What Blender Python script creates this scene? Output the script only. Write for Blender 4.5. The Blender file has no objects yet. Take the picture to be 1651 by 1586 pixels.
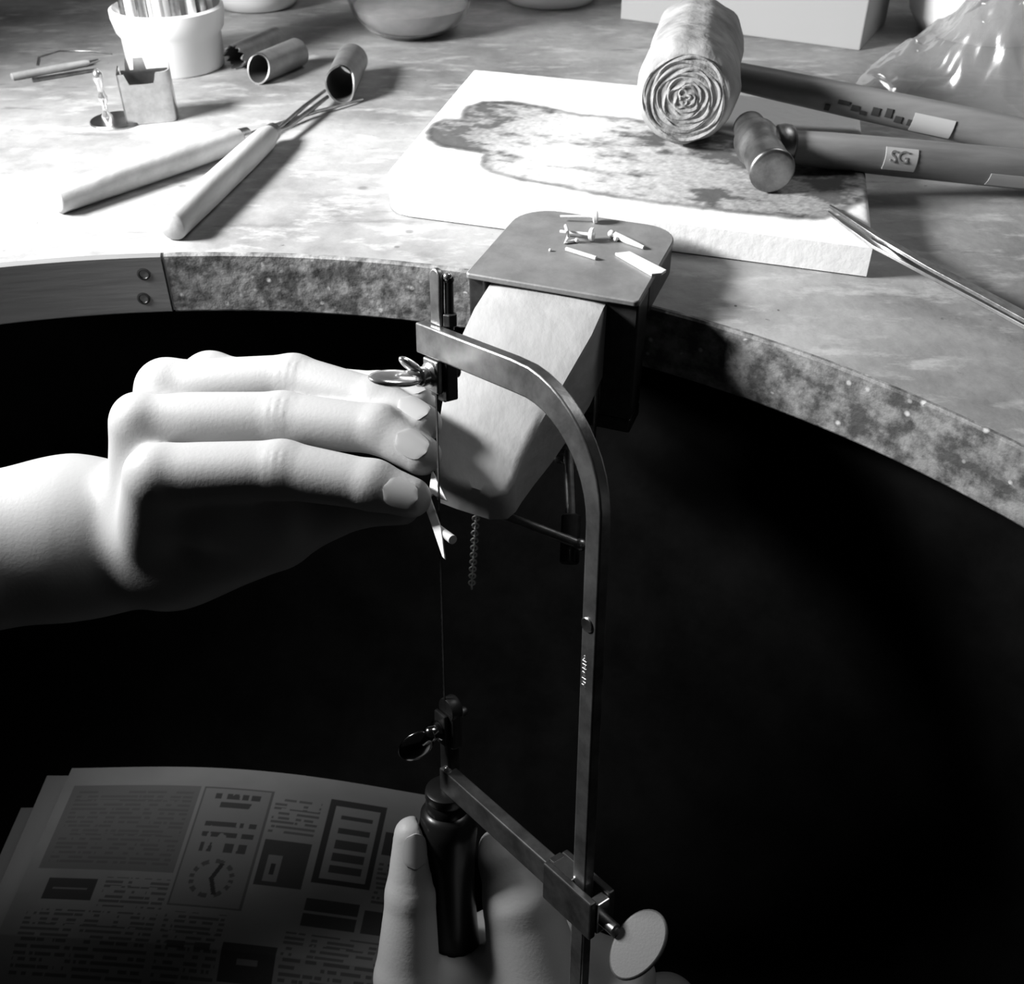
import bpy, math, random
import numpy as np
from mathutils import Vector, Matrix

# ------------------------------------------------------------------ scene, camera, world, lights
random.seed(4)
scene = bpy.context.scene
col = scene.collection
V = lambda *a: np.array(a, float)
FPX, PITCH, CAMH = 1700.0, math.radians(38), 180.0          # focal length in px of a 1651 px wide frame; mm above the bench
CF = V(0, math.cos(PITCH), -math.sin(PITCH)); CU = V(0, math.sin(PITCH), math.cos(PITCH)); CR = V(1, 0, 0)
CP = V(0, 0, CAMH)
cam_d = bpy.data.cameras.new('camera'); cam = bpy.data.objects.new('camera', cam_d); col.objects.link(cam)
cam_d.sensor_fit = 'HORIZONTAL'; cam_d.sensor_width = 36.0; cam_d.lens = 36.0 * FPX / 1651.0
cam_d.clip_start = 0.01; cam_d.clip_end = 20
cam.location = (0, 0, CAMH / 1000); cam.rotation_euler = (math.pi / 2 - PITCH, 0, 0)
cam_d.dof.use_dof = True; cam_d.dof.focus_distance = 0.325; cam_d.dof.aperture_fstop = 34
scene.camera = cam
world = bpy.data.worlds.new('world'); scene.world = world; world.use_nodes = True
wb = world.node_tree.nodes['Background']; wb.inputs[0].default_value = (1, 1, 1, 1); wb.inputs[1].default_value = 0.006
def light(name, kind, loc, energy, size=.05, rot=None, size_y=None):
    d = bpy.data.lights.new(name, kind); o = bpy.data.objects.new(name, d); col.objects.link(o)
    o.location = [c / 1000 for c in loc]; d.energy = energy
    if kind == 'AREA':
        d.size = size
        if size_y: d.shape = 'RECTANGLE'; d.size_y = size_y
    else: d.shadow_soft_size = size
    if rot is not None: o.rotation_euler = rot
    return o
light('bench_lamp', 'AREA', (-400, 362, 225), 3.7, .08, (0, math.radians(-70), math.radians(13)), .16).data.spread = math.radians(112)       # tube lamp clamped to the left side of the bench
light('overhead_fill', 'AREA', (650, 800, 1300), 5.5, .6, (math.radians(-28), math.radians(26), 0), .6)  # unseen fill light, added to lift the right hand, pin side and far bench
vs = scene.view_settings
vs.view_transform = 'Standard'; vs.look = 'None'; vs.gamma = 1; vs.use_curve_mapping = False; vs.exposure = 0.0

# ------------------------------------------------------------------ helpers
def G(u, v, z=0.0):
    """point where the sight line through photo pixel (u, v) meets height z (mm)"""
    d = CF + CR * (u - 825.5) / FPX - CU * (v - 793) / FPX
    return CP + d * ((z - CAMH) / d[2])
def AT(u, v, t):
    """point at depth t (mm) on the sight line through photo pixel (u, v)"""
    return CP + (CF + CR * (u - 825.5) / FPX - CU * (v - 793) / FPX) * t
def unit(v): v = np.asarray(v, float); return v / np.linalg.norm(v)
def perp(d):
    d = unit(d); a = V(0, 0, 1) if abs(d[2]) < .9 else V(1, 0, 0)
    e = unit(np.cross(d, a)); return e, np.cross(e, d)

class MB:
    """collects faces; build() makes one mesh object (mm in, metres out)"""
    def __init__(s): s.v = []; s.f = []
    def add(s, vs_, fs):
        b = len(s.v); s.v += [tuple(map(float, p)) for p in vs_]; s.f += [tuple(i + b for i in f) for f in fs]; return s
    def box(s, c, ex, ey, ez, hx, hy, hz):
        c, ex, ey, ez = [np.asarray(q, float) for q in (c, ex, ey, ez)]
        p = [c + ex * hx * i + ey * hy * j + ez * hz * k for i in (-1, 1) for j in (-1, 1) for k in (-1, 1)]
        f = [(0, 1, 3, 2), (4, 6, 7, 5), (0, 4, 5, 1), (2, 3, 7, 6), (0, 2, 6, 4), (1, 5, 7, 3)]
        return s.add(p, f)
    def prism(s, poly, o, ex, ey, ez, t0, t1):
        """2-D outline poly (counter-clockwise in ex, ey) extruded from t0 to t1 along ez"""
        n = len(poly); o, ex, ey, ez = [np.asarray(q, float) for q in (o, ex, ey, ez)]
        p = [o + ex * x + ey * y + ez * t for t in (t0, t1) for x, y in poly]
        f = [tuple(reversed(range(n))), tuple(range(n, 2 * n))] + [(i, (i + 1) % n, n + (i + 1) % n, n + i) for i in range(n)]
        return s.add(p, f)
    def tube(s, pts, rad, n=14, caps=True, squash=None):
        pts = [np.asarray(p, float) for p in pts]; m = len(pts)
        if np.isscalar(rad): rad = [rad] * m
        d0 = unit(pts[1] - pts[0]); e, g = perp(d0); P = []
        for i in range(m):
            d = unit(pts[min(i + 1, m - 1)] - pts[max(i - 1, 0)])
            e = unit(e - d * (e @ d)); g = np.cross(d, e)
            for k in range(n):
                a = 2 * math.pi * k / n
                P.append(pts[i] + rad[i] * (e * math.cos(a) + g * math.sin(a) * (squash or 1)))
        F = [(i * n + k, i * n + (k + 1) % n, (i + 1) * n + (k + 1) % n, (i + 1) * n + k) for i in range(m - 1) for k in range(n)]
        if caps: F += [tuple(reversed(range(n))), tuple(range((m - 1) * n, m * n))]
        return s.add(P, F)
    def lathe(s, prof, o, ax=(0, 0, 1), n=40, ex=None, closed=False, rfun=None):
        """prof: (radius, height along ax)"""
        ax = unit(ax); o = np.asarray(o, float)
        if ex is None: ex, ey = perp(ax)
        else: ex = unit(ex); ey = np.cross(ax, ex)
        m = len(prof); P = []
        for r, h in prof:
            for k in range(n):
                a = 2 * math.pi * k / n; rr = r * (rfun(a, h) if rfun else 1)
                P.append(o + ax * h + rr * (ex * math.cos(a) + ey * math.sin(a)))
        mm = m if closed else m - 1
        F = [(i * n + k, i * n + (k + 1) % n, ((i + 1) % m) * n + (k + 1) % n, ((i + 1) % m) * n + k) for i in range(mm) for k in range(n)]
        if not closed:
            if prof[0][0] > 1e-6: F.append(tuple(reversed(range(n))))
            if prof[-1][0] > 1e-6: F.append(tuple(range((m - 1) * n, m * n)))
        return s.add(P, F)
    def ball(s, c, r, n=14, sq=(1, 1, 1), ax=None):
        ax = ax or (V(1, 0, 0), V(0, 1, 0), V(0, 0, 1)); P = []; F = []
        for i in range(n // 2 + 1):
            th = math.pi * i / (n // 2)
            for k in range(n):
                a = 2 * math.pi * k / n
                P.append(np.asarray(c) + r * (ax[0] * sq[0] * math.sin(th) * math.cos(a) + ax[1] * sq[1] * math.sin(th) * math.sin(a) + ax[2] * sq[2] * math.cos(th)))
        F = [(i * n + k, (i + 1) * n + k, (i + 1) * n + (k + 1) % n, i * n + (k + 1) % n) for i in range(n // 2) for k in range(n)]
        return s.add(P, F)
    def build(s, name, mat, parent=None, smooth=None, bevel=0, seg=2, merge=True):
        me = bpy.data.meshes.new(name)
        o0 = np.array(parent.location) * 1000 if parent is not None and parent.type == 'EMPTY' else (np.array(parent['org']) if parent is not None else V(0, 0, 0))
        if parent is None:
            a = np.array(s.v); o0 = (a.min(0) + a.max(0)) / 2; o0[2] = a[:, 2].min()
        me.from_pydata([tuple((np.array(p) - o0) / 1000) for p in s.v], [], s.f)
        import bmesh
        bm = bmesh.new(); bm.from_mesh(me)
        if merge: bmesh.ops.remove_doubles(bm, verts=bm.verts, dist=1e-6)
        bmesh.ops.recalc_face_normals(bm, faces=bm.faces)
        bm.to_mesh(me); bm.free()
        o = bpy.data.objects.new(name, me); col.objects.link(o)
        if mat: me.materials.append(mat)
        if parent is None: o.location = o0 / 1000
        else: o.parent = parent
        o['org'] = [float(x) for x in o0]
        if bevel:
            b = o.modifiers.new('bevel', 'BEVEL'); b.width = bevel / 1000; b.segments = seg; b.limit_method = 'ANGLE'; b.angle_limit = math.radians(40); b.harden_normals = False
        if smooth is not None:
            me.polygons.foreach_set('use_smooth', [True] * len(me.polygons))
            me.update()
            try: me.set_sharp_from_angle(angle=math.radians(smooth))
            except Exception: pass
        return o

def thing(name, loc, label=None, cat=None, group=None):
    o = bpy.data.objects.new(name, None); col.objects.link(o); o.location = [float(c) / 1000 for c in loc]; o.empty_display_size = .01
    if label: tag(o, label, cat, group)
    return o
def tag(o, label, cat, group=None):
    o['label'] = label; o['category'] = cat
    if group: o['group'] = group
    return o
def struct(o): o['kind'] = 'structure'; return o

# ------------------------------------------------------------------ materials (the photograph is black and white)
def mat(name, g, rough=.6, metal=0, noise=None, bump=None, trans=0, ior=1.45, coat=0, spec=.5):
    """g: grey; noise: (scale, dark, light, stretch) mottling; bump: (scale, strength)"""
    m = bpy.data.materials.new(name); m.use_nodes = True; nt = m.node_tree; b = nt.nodes['Principled BSDF']
    b.inputs['Base Color'].default_value = (g, g, g, 1); b.inputs['Roughness'].default_value = rough; b.inputs['Metallic'].default_value = metal
    b.inputs['Specular IOR Level'].default_value = spec; b.inputs['Coat Weight'].default_value = coat
    b.inputs['Transmission Weight'].default_value = trans; b.inputs['IOR'].default_value = ior
    tc = nt.nodes.new('ShaderNodeTexCoord')
    if noise:
        sc, d, l, st = noise
        mp = nt.nodes.new('ShaderNodeMapping'); mp.inputs['Scale'].default_value = st
        n = nt.nodes.new('ShaderNodeTexNoise'); n.inputs['Scale'].default_value = sc; n.inputs['Detail'].default_value = 6; n.inputs['Roughness'].default_value = .62
        r = nt.nodes.new('ShaderNodeValToRGB'); r.color_ramp.elements[0].position = .33; r.color_ramp.elements[1].position = .67
        r.color_ramp.elements[0].color = (d, d, d, 1); r.color_ramp.elements[1].color = (l, l, l, 1)
        nt.links.new(tc.outputs['Object'], mp.inputs[0]); nt.links.new(mp.outputs[0], n.inputs[0]); nt.links.new(n.outputs[0], r.inputs[0]); nt.links.new(r.outputs[0], b.inputs['Base Color'])
    if bump:
        n2 = nt.nodes.new('ShaderNodeTexNoise'); n2.inputs['Scale'].default_value = bump[0]; n2.inputs['Detail'].default_value = 5
        bp = nt.nodes.new('ShaderNodeBump'); bp.inputs['Strength'].default_value = bump[1]; bp.inputs['Distance'].default_value = .001
        mp2 = nt.nodes.new('ShaderNodeMapping'); mp2.inputs['Scale'].default_value = noise[3] if noise else (1, 1, 1)
        nt.links.new(tc.outputs['Object'], mp2.inputs[0]); nt.links.new(mp2.outputs[0], n2.inputs[0]); nt.links.new(n2.outputs[0], bp.inputs['Height']); nt.links.new(bp.outputs[0], b.inputs['Normal'])
    return m
def attr_mat(name, rough=.8, bump=None):
    m = mat(name, .5, rough, bump=bump, spec=.2); nt = m.node_tree
    a = nt.nodes.new('ShaderNodeAttribute'); a.attribute_name = 'print'
    nt.links.new(a.outputs['Color'], nt.nodes['Principled BSDF'].inputs['Base Color']); return m

M = {}
M['wood_light'] = mat('pale_wood', .5, .55, noise=(90, .34, .52, (1, .12, 1)), bump=(300, .15))
M['pin_wood'] = mat('worn_pin_wood', .42, .7, noise=(45, .33, .46, (1, .5, 1)), bump=(260, .25), spec=.25)
M['dark_wood'] = mat('handle_wood', .17, .5, noise=(60, .17, .3, (.15, 1, 1)), bump=(200, .15))
M['steel'] = mat('bright_steel', .62, .28, 1, noise=(200, .5, .68, (1, 1, 1)))
M['chrome'] = mat('polished_chrome', .78, .2, .88)
M['old_steel'] = mat('old_steel', .35, .38, 1, noise=(120, .22, .45, (1, 1, 1)), bump=(400, .1))
M['dark_steel'] = mat('blackened_steel', .035, .42, .3, noise=(150, .02, .05, (1, 1, 1)))
M['plate_steel'] = mat('dull_plate_steel', .3, .55, .35, noise=(70, .2, .28, (1, 1, 1)), bump=(500, .1))
M['black_handle'] = mat('black_lacquer', .012, .3)
M['white_plastic'] = mat('white_plastic', .82, .4)
M['white_ceramic'] = mat('white_glaze', .8, .2)
M['card'] = mat('grey_cardboard', .36, .85, bump=(300, .1))
M['rawhide'] = mat('rawhide', .34, .85, noise=(70, .2, .42, (1, 1, .3)), bump=(170, .8))
M['rawhide_end'] = mat('rawhide_end', .26, .9, noise=(120, .16, .32, (1, 1, 1)), bump=(300, .8))
M['copper'] = mat('dull_copper', .26, .45, .6, noise=(60, .2, .34, (1, 1, 1)))
M['copper_in'] = mat('dark_inner_copper', .05, .8)  # darker grey for the inner tube walls
M['paper_label'] = mat('paper_label', .55, .8)
M['ink'] = mat('ink', .06, .8)
M['silver_wire'] = mat('silver_wire', .8, .35, .2)
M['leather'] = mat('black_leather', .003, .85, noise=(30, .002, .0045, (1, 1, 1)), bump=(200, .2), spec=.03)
M['skin'] = mat('skin', .40, .5, bump=(900, .08), spec=.35)
M['nail'] = mat('nail', .43, .3)
M['plaster'] = mat('plaster_wall', .3, .9)
M['concrete'] = mat('dark_floor', .06, .8, noise=(5, .05, .08, (1, 1, 1)))
M['bench_leg'] = mat('bench_leg_wood', .12, .7, noise=(20, .08, .14, (1, 1, .2)))
M['band_left'] = mat('bench_edge_wood', .15, .6, noise=(30, .12, .18, (.25, .25, 2.5)), bump=(120, .2))
M['board_white'] = attr_mat('ceramic_solder_board', .9, (260, .25))
M['newsprint'] = attr_mat('newsprint', .9)
m = mat('glass_bowl', .9, .03, 0, trans=1, ior=1.45); M['glass'] = m

def pitted():
    m = mat('chipped_edge_wood', .18, .65, noise=(120, .07, .27, (1, 1, 1.1)), bump=(150, 1.0)); nt = m.node_tree
    for n_ in nt.nodes:
        if n_.type == 'VALTORGB': n_.color_ramp.elements[0].position = .4; n_.color_ramp.elements[1].position = .6
    b = nt.nodes['Principled BSDF']; tc = nt.nodes['Texture Coordinate']
    vo = nt.nodes.new('ShaderNodeTexVoronoi'); vo.inputs['Scale'].default_value = 170; vo.inputs['Randomness'].default_value = 1
    r = nt.nodes.new('ShaderNodeValToRGB'); r.color_ramp.elements[0].position = .08; r.color_ramp.elements[0].color = (.75,) * 3 + (1,); r.color_ramp.elements[1].position = .2; r.color_ramp.elements[1].color = (0, 0, 0, 1)
    n = nt.nodes.new('ShaderNodeTexNoise'); n.inputs['Scale'].default_value = 60
    g = nt.nodes.new('ShaderNodeMath'); g.operation = 'GREATER_THAN'; g.inputs[1].default_value = .52
    mu = nt.nodes.new('ShaderNodeMath'); mu.operation = 'MULTIPLY'
    mx = nt.nodes.new('ShaderNodeMixRGB'); mx.inputs[2].default_value = (.62,) * 3 + (1,)
    old = b.inputs['Base Color'].links[0].from_socket
    nt.links.new(tc.outputs['Object'], vo.inputs[0]); nt.links.new(vo.outputs[0], r.inputs[0]); nt.links.new(tc.outputs['Object'], n.inputs[0])
    nt.links.new(n.outputs[0], g.inputs[0]); nt.links.new(g.outputs[0], mu.inputs[0]); nt.links.new(r.outputs[0], mu.inputs[1]); nt.links.new(mu.outputs[0], mx.inputs[0])
    nt.links.new(old, mx.inputs[1]); nt.links.new(mx.outputs[0], b.inputs['Base Color']); return m
M['band_right'] = pitted()

def bench_mat(org):
    m = mat('worn_bench_top', .4, .5, bump=(180, .3), spec=.3); nt = m.node_tree; b = nt.nodes['Principled BSDF']; L = nt.links.new
    tc = nt.nodes['Texture Coordinate']
    def noise(sc, st, a, c, lo, hi, det=7):
        mp = nt.nodes.new('ShaderNodeMapping'); mp.inputs['Scale'].default_value = st; mp.inputs['Rotation'].default_value = (0, 0, .35)
        n = nt.nodes.new('ShaderNodeTexNoise'); n.inputs['Scale'].default_value = sc; n.inputs['Detail'].default_value = det; n.inputs['Roughness'].default_value = .65
        r = nt.nodes.new('ShaderNodeValToRGB'); e = r.color_ramp.elements; e[0].position = a; e[1].position = c; e[0].color = (lo,) * 3 + (1,); e[1].color = (hi,) * 3 + (1,)
        L(tc.outputs['Object'], mp.inputs[0]); L(mp.outputs[0], n.inputs[0]); L(n.outputs[0], r.inputs[0]); return r.outputs[0]
    def mix(a, f, colr):
        x = nt.nodes.new('ShaderNodeMixRGB'); L(a, x.inputs[1]); L(f, x.inputs[0]); x.inputs[2].default_value = (colr,) * 3 + (1,); return x.outputs[0]
    c = noise(14, (1, 1, 1), .34, .66, .18, .40)
    c = mix(c, noise(38, (1, 2.2, 1), .53, .67, 0, .6), .55)           # pale scuffs and plaster dust
    c = mix(c, noise(60, (.5, 2.0, 1), .60, .70, 0, .65), .14)        # dark scratches
    c = mix(c, noise(150, (1, 1, 1), .66, .72, 0, .8), .1)            # specks
    for (u, v, rx, ry, f, g) in ((395, 389, 15, 8, .7, .16), (222, 440, 3, 3, .9, .1), (295, 300, 9, 5, .7, .14), (660, 373, 9, 5, .8, .16), (640, 398, 6, 3, .8, .12), (585, 303, 10, 5, .7, .14),
                                 (1186, 493, 3, 2.4, .9, .06), (1255, 500, 2.5, 2, .8, .08), (1560, 760, 14, 7, .6, .12), (1330, 560, 12, 6, .4, .18)):
        p = G(u, v, 0) - org; k = G(u + 1, v, 0) - G(u, v, 0); s = np.linalg.norm(k)
        sub = nt.nodes.new('ShaderNodeVectorMath'); sub.operation = 'SUBTRACT'; sub.inputs[1].default_value = tuple(p / 1000)
        sc = nt.nodes.new('ShaderNodeVectorMath'); sc.operation = 'MULTIPLY'; sc.inputs[1].default_value = (1000 / (rx * s), 1000 / (ry * s * 1.8), 0)
        ln = nt.nodes.new('ShaderNodeVectorMath'); ln.operation = 'LENGTH'
        r = nt.nodes.new('ShaderNodeValToRGB'); e = r.color_ramp.elements; e[0].position = .5; e[1].position = 1.0; e[0].color = (f, f, f, 1); e[1].color = (0, 0, 0, 1)
        L(tc.outputs['Object'], sub.inputs[0]); L(sub.outputs[0], sc.inputs[0]); L(sc.outputs[0], ln.inputs[0]); L(ln.outputs['Value'], r.inputs[0])
        c = mix(c, r.outputs[0], g)
    L(c, b.inputs['Base Color']); return m

def fbm(x, y, seed=0, oct=4):
    """value noise on arrays, 0..1"""
    out = np.zeros_like(x); amp = .5; tot = 0
    for o in range(oct):
        rng = np.random.default_rng(seed + o); T = rng.random((64, 64)); s = 2 ** o
        xi, yi = np.floor(x * s).astype(int), np.floor(y * s).astype(int); fx, fy = x * s - xi, y * s - yi
        fx, fy = fx * fx * (3 - 2 * fx), fy * fy * (3 - 2 * fy); t = lambda i, j: T[i % 64, j % 64]
        out += amp * ((t(xi, yi) * (1 - fx) + t(xi + 1, yi) * fx) * (1 - fy) + (t(xi, yi + 1) * (1 - fx) + t(xi + 1, yi + 1) * fx) * fy); tot += amp; amp *= .5
    return out / tot
def set_print(o, vals):
    a = o.data.color_attributes.new('print', 'FLOAT_COLOR', 'POINT'); c = np.ones((len(o.data.vertices), 4), np.float32); c[:, :3] = vals[:, None]
    a.data.foreach_set('color', c.ravel())
def vertices_mm(o):
    a = np.empty(len(o.data.vertices) * 3); o.data.vertices.foreach_get('co', a); return a.reshape(-1, 3) * 1000 + np.array(o['org'])

# ------------------------------------------------------------------ the room and the bench
FLOOR = -760.0
X, Y, Z = V(1, 0, 0), V(0, 1, 0), V(0, 0, 1)
struct(MB().box((0, 0, FLOOR - 10), X, Y, Z, 1600, 1300, 10).build('floor', M['concrete']))
struct(MB().box((0, 1010, 300), X, Y, Z, 1600, 10, 1060).build('wall_back', M['plaster']))

CC, CRAD, TH = V(-116, 45, 0), 336.0, 25.0           # centre and radius of the cut-out, thickness of the top
bench = thing('workbench', (-116, 500, FLOOR), 'worn scratched wooden jeweller workbench with a semicircular cut-out', 'workbench')
def arc_pt(a, r): return V(CC[0] + r * math.cos(a), CC[1] + r * math.sin(a))
NA = 96; arcs = [math.pi * i / NA for i in range(NA + 1)]
mb = MB(); inner = [arc_pt(a, CRAD + 2) for a in arcs]; outer = []
x0, x1, y0, y1 = -800, 600, 45, 985
for a in arcs:
    dx, dy = math.cos(a), math.sin(a); k = min((x1 - CC[0]) / dx if dx > 1e-6 else 1e9, (x0 - CC[0]) / dx if dx < -1e-6 else 1e9, (y1 - CC[1]) / dy if dy > 1e-6 else 1e9)
    outer.append(CC[:2] + k * V(dx, dy))
# make the two far corners exact
for cx in (x0, x1):
    i = min(range(NA + 1), key=lambda q: np.linalg.norm(outer[q] - V(cx, y1))); outer[i] = V(cx, y1)
P = [(*p, z) for z in (0, -TH) for ring in (inner, outer) for p in ring]; n = NA + 1
F = []
for i in range(NA):
    F += [(i, n + i, n + i + 1, i + 1), (2 * n + i, 2 * n + i + 1, 3 * n + i + 1, 3 * n + i), (i, i + 1, 2 * n + i + 1, 2 * n + i), (n + i, 3 * n + i, 3 * n + i + 1, n + i + 1)]
F += [(0, 2 * n, 3 * n, n), (NA, n + NA, 3 * n + NA, 2 * n + NA)]
mb.add(P, F); mb.build('bench_top', bench_mat(np.array(bench.location) * 1000), bench, smooth=30)
SEAM = math.atan2(*(G(262, 408, 0)[:2] - CC[:2])[::-1])
def band(a0, a1, mt, lip=0):
    k = max(8, int(abs(a1 - a0) * 60)); mb = MB(); aa = [a0 + (a1 - a0) * i / k for i in range(k + 1)]
    P = []; 
    for a in aa:
        for r, z in ((CRAD - lip, -.8), (CRAD + .8, 0), (CRAD + 2, 0), (CRAD + 2, -TH), (CRAD + .6, -TH), (CRAD - lip, -TH + .8)): P.append((*arc_pt(a, r), z))
    F = [(i * 6 + j, i * 6 + (j + 1) % 6, (i + 1) * 6 + (j + 1) % 6, (i + 1) * 6 + j) for i in range(k) for j in range(6)] + [tuple(range(6)), tuple(reversed(range(k * 6, k * 6 + 6)))]
    return mb.add(P, F).build('edge_band', mt, bench, smooth=35)
band(math.pi, SEAM + .002, M['band_left'], .35); o = band(SEAM - .0015, 0, M['band_right']); o['label'] = 'chipped and pitted edge of the bench'
for u, v in ((232, 441), (232, 480)):
    best = min((abs(np.linalg.norm(G(u, v, z)[:2] - CC[:2]) - CRAD), z) for z in np.arange(-25, 0, .25))[1]
    p = G(u, v, best); d = unit(np.append(CC[:2] - p[:2], 0)); q = V(*(CC[:2] - d[:2] * CRAD), best)
    MB().lathe([(2.6, -.3), (2.6, .5), (1.9, .75), (1.5, .3), (1.2, -.2)], q, d, 16).build('screw', M['dark_steel'], bench, smooth=40)
for lx, ly in ((-760, 90), (560, 90), (-760, 940), (560, 940)):
    MB().box((lx, ly, (FLOOR - TH) / 2), X, Y, Z, 30, 30, (-TH - FLOOR) / 2).build('leg', M['bench_leg'], bench, bevel=3)
MB().box((-100, 960, -90), X, Y, Z, 640, 9, 65).build('apron_board', M['bench_leg'], bench)

# leather catch skin hung under the cut-out
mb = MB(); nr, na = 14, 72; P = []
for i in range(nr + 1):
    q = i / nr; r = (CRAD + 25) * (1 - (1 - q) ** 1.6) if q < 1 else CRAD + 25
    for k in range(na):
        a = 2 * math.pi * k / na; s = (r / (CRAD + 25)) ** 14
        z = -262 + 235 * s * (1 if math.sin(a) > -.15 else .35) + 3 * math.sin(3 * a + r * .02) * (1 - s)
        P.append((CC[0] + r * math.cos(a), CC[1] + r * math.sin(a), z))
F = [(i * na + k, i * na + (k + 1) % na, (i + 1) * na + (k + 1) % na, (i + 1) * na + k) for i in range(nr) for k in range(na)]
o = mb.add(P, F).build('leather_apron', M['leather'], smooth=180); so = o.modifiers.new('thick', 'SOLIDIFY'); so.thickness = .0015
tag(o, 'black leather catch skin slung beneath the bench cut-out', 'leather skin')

# ------------------------------------------------------------------ bench pin, its holder, and the bits lying on it
PZ = 13.0
pf0, pf1, pb1 = G(750, 440, PZ), G(1030, 487, PZ), G(1116, 377, PZ)
hx = unit((pf1 - pf0) * V(1, 1, 0)); hy = V(-hx[1], hx[0], 0); PW = np.linalg.norm(pf1 - pf0); PD = (pb1 - pf1) @ hy + 3; ho = pf0 * V(1, 1, 0)
holder = thing('anvil_plate', ho + hx * PW / 2, 'dull grey steel anvil plate clamped over the bench edge', 'anvil plate')
def rounded_rect(w, d, radii, n=8):
    """corners: front-left, front-right, back-right, back-left"""
    out = []; cs = [((radii[0], radii[0]), 180), ((w - radii[1], radii[1]), 270), ((w - radii[2], d - radii[2]), 0), ((radii[3], d - radii[3]), 90)]
    for (c, a0), r in zip(cs, radii):
        for i in range(n + 1):
            a = math.radians(a0 + 90 * i / n); out.append((c[0] + r * math.cos(a), c[1] + r * math.sin(a)))
    return out
MB().prism(rounded_rect(PW, PD, (1.5, 2, 13, 15)), ho, hx, hy, Z, PZ - 2.2, PZ).build('top_plate', M['plate_steel'], holder, smooth=30, bevel=.5)
MB().prism(rounded_rect(PW - .6, PD - 17.3, (1, 1, 12.7, 14.7)), ho + hx * .3 + hy * 17, hx, hy, Z, .05, PZ - 2.2).build('body', M['dark_steel'], holder, smooth=30)
def hl(x, y, z): return ho + hx * x + hy * y + Z * z
# C-shaped body: cheeks beside the pin, jaw under it, spine in front of the bench rim
for cx_, hwx, z0_ in ((3.4, 3.1, -22), (PW - 6.2, 6.0, -36)):
    mb = MB(); mb.box(hl(cx_, 9, (PZ - 2.2 + z0_) / 2), hx, hy, Z, hwx, 7, (PZ - 2.2 - z0_) / 2); mb.build('cheek', M['dark_steel'], holder, bevel=.8)
mb = MB(); mb.box(hl(PW / 2, 9, -39), hx, hy, Z, PW / 2, 7, 3); mb.build('jaw', M['dark_steel'], holder, bevel=1)
MB().tube([hl(PW - 12.5, 1, -3), hl(PW - 13.2, 1, -52)], .8, 8).build('guide_rod', M['old_steel'], holder, smooth=40)
# clamp screw with its sliding bar
sc0 = AT(917, 735, 372); sc1 = AT(921, 832, 366); sc2 = AT(918, 908, 362)
MB().tube([sc0 + (sc0 - sc1) * .25, sc1], 2.0, 14).build('clamp_screw', M['old_steel'], holder, smooth=40)
MB().lathe([(3.0, 0), (3.4, .6), (3.4, 16.5), (2.9, 17)], sc2 + unit(sc1 - sc2) * 0, unit(sc1 - sc2), 20).build('screw_head', M['dark_steel'], holder, smooth=40)
b0, b1 = AT(722, 796, 372), AT(936, 878, 358)
mb = MB(); mb.tube([b0, b1], 1.75, 12); mb.ball(b1, 2.3, 12); mb.ball(b0, 2.3, 12); mb.build('sliding_bar', M['old_steel'], holder, smooth=50)
mb = MB()
for i in range(5): mb.lathe([(2.6, i * 1.8), (3.4, i * 1.8 + .9), (2.6, i * 1.8 + 1.8)], AT(900, 742, 376) , V(.3, .2, 1), 14)
mb.build('threaded_bolt', M['old_steel'], holder, smooth=40)

# wooden pin: slopes down from under the plate to a rounded nose
left = [(790, 452, 10.0), (764, 492, 8.6), (744, 535, 5.5), (727, 585, .5), (713, 640, -5.5), (704, 700, -11.5), (701, 748, -16), (708, 764, -17.6), (735, 780, -18.8)]
right = [(977, 490, 10.0), (957, 535, 7.8), (925, 590, 2.6), (893, 645, -3.5), (862, 697, -9), (842, 738, -14), (832, 768, -17.6), (818, 790, -19), (790, 797, -19.6)]
lp_ = [G(*q) for q in left]; rp_ = [G(*q) for q in right]
lp_ = [lp_[0] + hy * 13 - hx * 0] + lp_; rp_ = [rp_[0] + hy * 13] + rp_
n_ = len(lp_); NCROSS = 12; P = []; thick = [30, 30, 29, 27, 24.5, 21, 17.5, 14, 11.5, 10]; c_mid = (lp_[4] + rp_[4]) / 2
for lay in range(3):                       # rounded top rim, side top, underside
    for i in range(n_):
        for k in range(NCROSS + 1):
            w = k / NCROSS; q = lp_[i] * (1 - w) + rp_[i] * w
            if lay == 0:
                q = q + (V(c_mid[0], c_mid[1], q[2]) - q) * .02; q = q + Z * (.9 * math.sin(math.pi * w) ** .5 - .9)
            else: q = q + Z * (-1.9 if lay == 1 else -thick[i])
            P.append(q)
w_ = NCROSS + 1; Ly = n_ * w_; F = [(i * w_ + k, i * w_ + k + 1, (i + 1) * w_ + k + 1, (i + 1) * w_ + k) for i in range(n_ - 1) for k in range(NCROSS)]
F += [tuple(2 * Ly + q for q in reversed(f)) for f in F]
ring = [k for k in range(w_)] + [i * w_ + NCROSS for i in range(1, n_)] + [(n_ - 1) * w_ + k for k in range(NCROSS - 1, -1, -1)] + [i * w_ for i in range(n_ - 2, 0, -1)]
for o1, o2 in ((0, Ly), (Ly, 2 * Ly)): F += [(o1 + ring[i], o1 + ring[(i + 1) % len(ring)], o2 + ring[(i + 1) % len(ring)], o2 + ring[i]) for i in range(len(ring))]
used = sorted({q for f in F for q in f}); remap = {q: i for i, q in enumerate(used)}
pin = MB().add([P[q] for q in used], [tuple(remap[q] for q in f) for f in F]).build('bench_pin', M['pin_wood'], smooth=48)
tag(pin, 'worn wooden bench pin wedge projecting from under the steel plate', 'bench pin')

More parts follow.
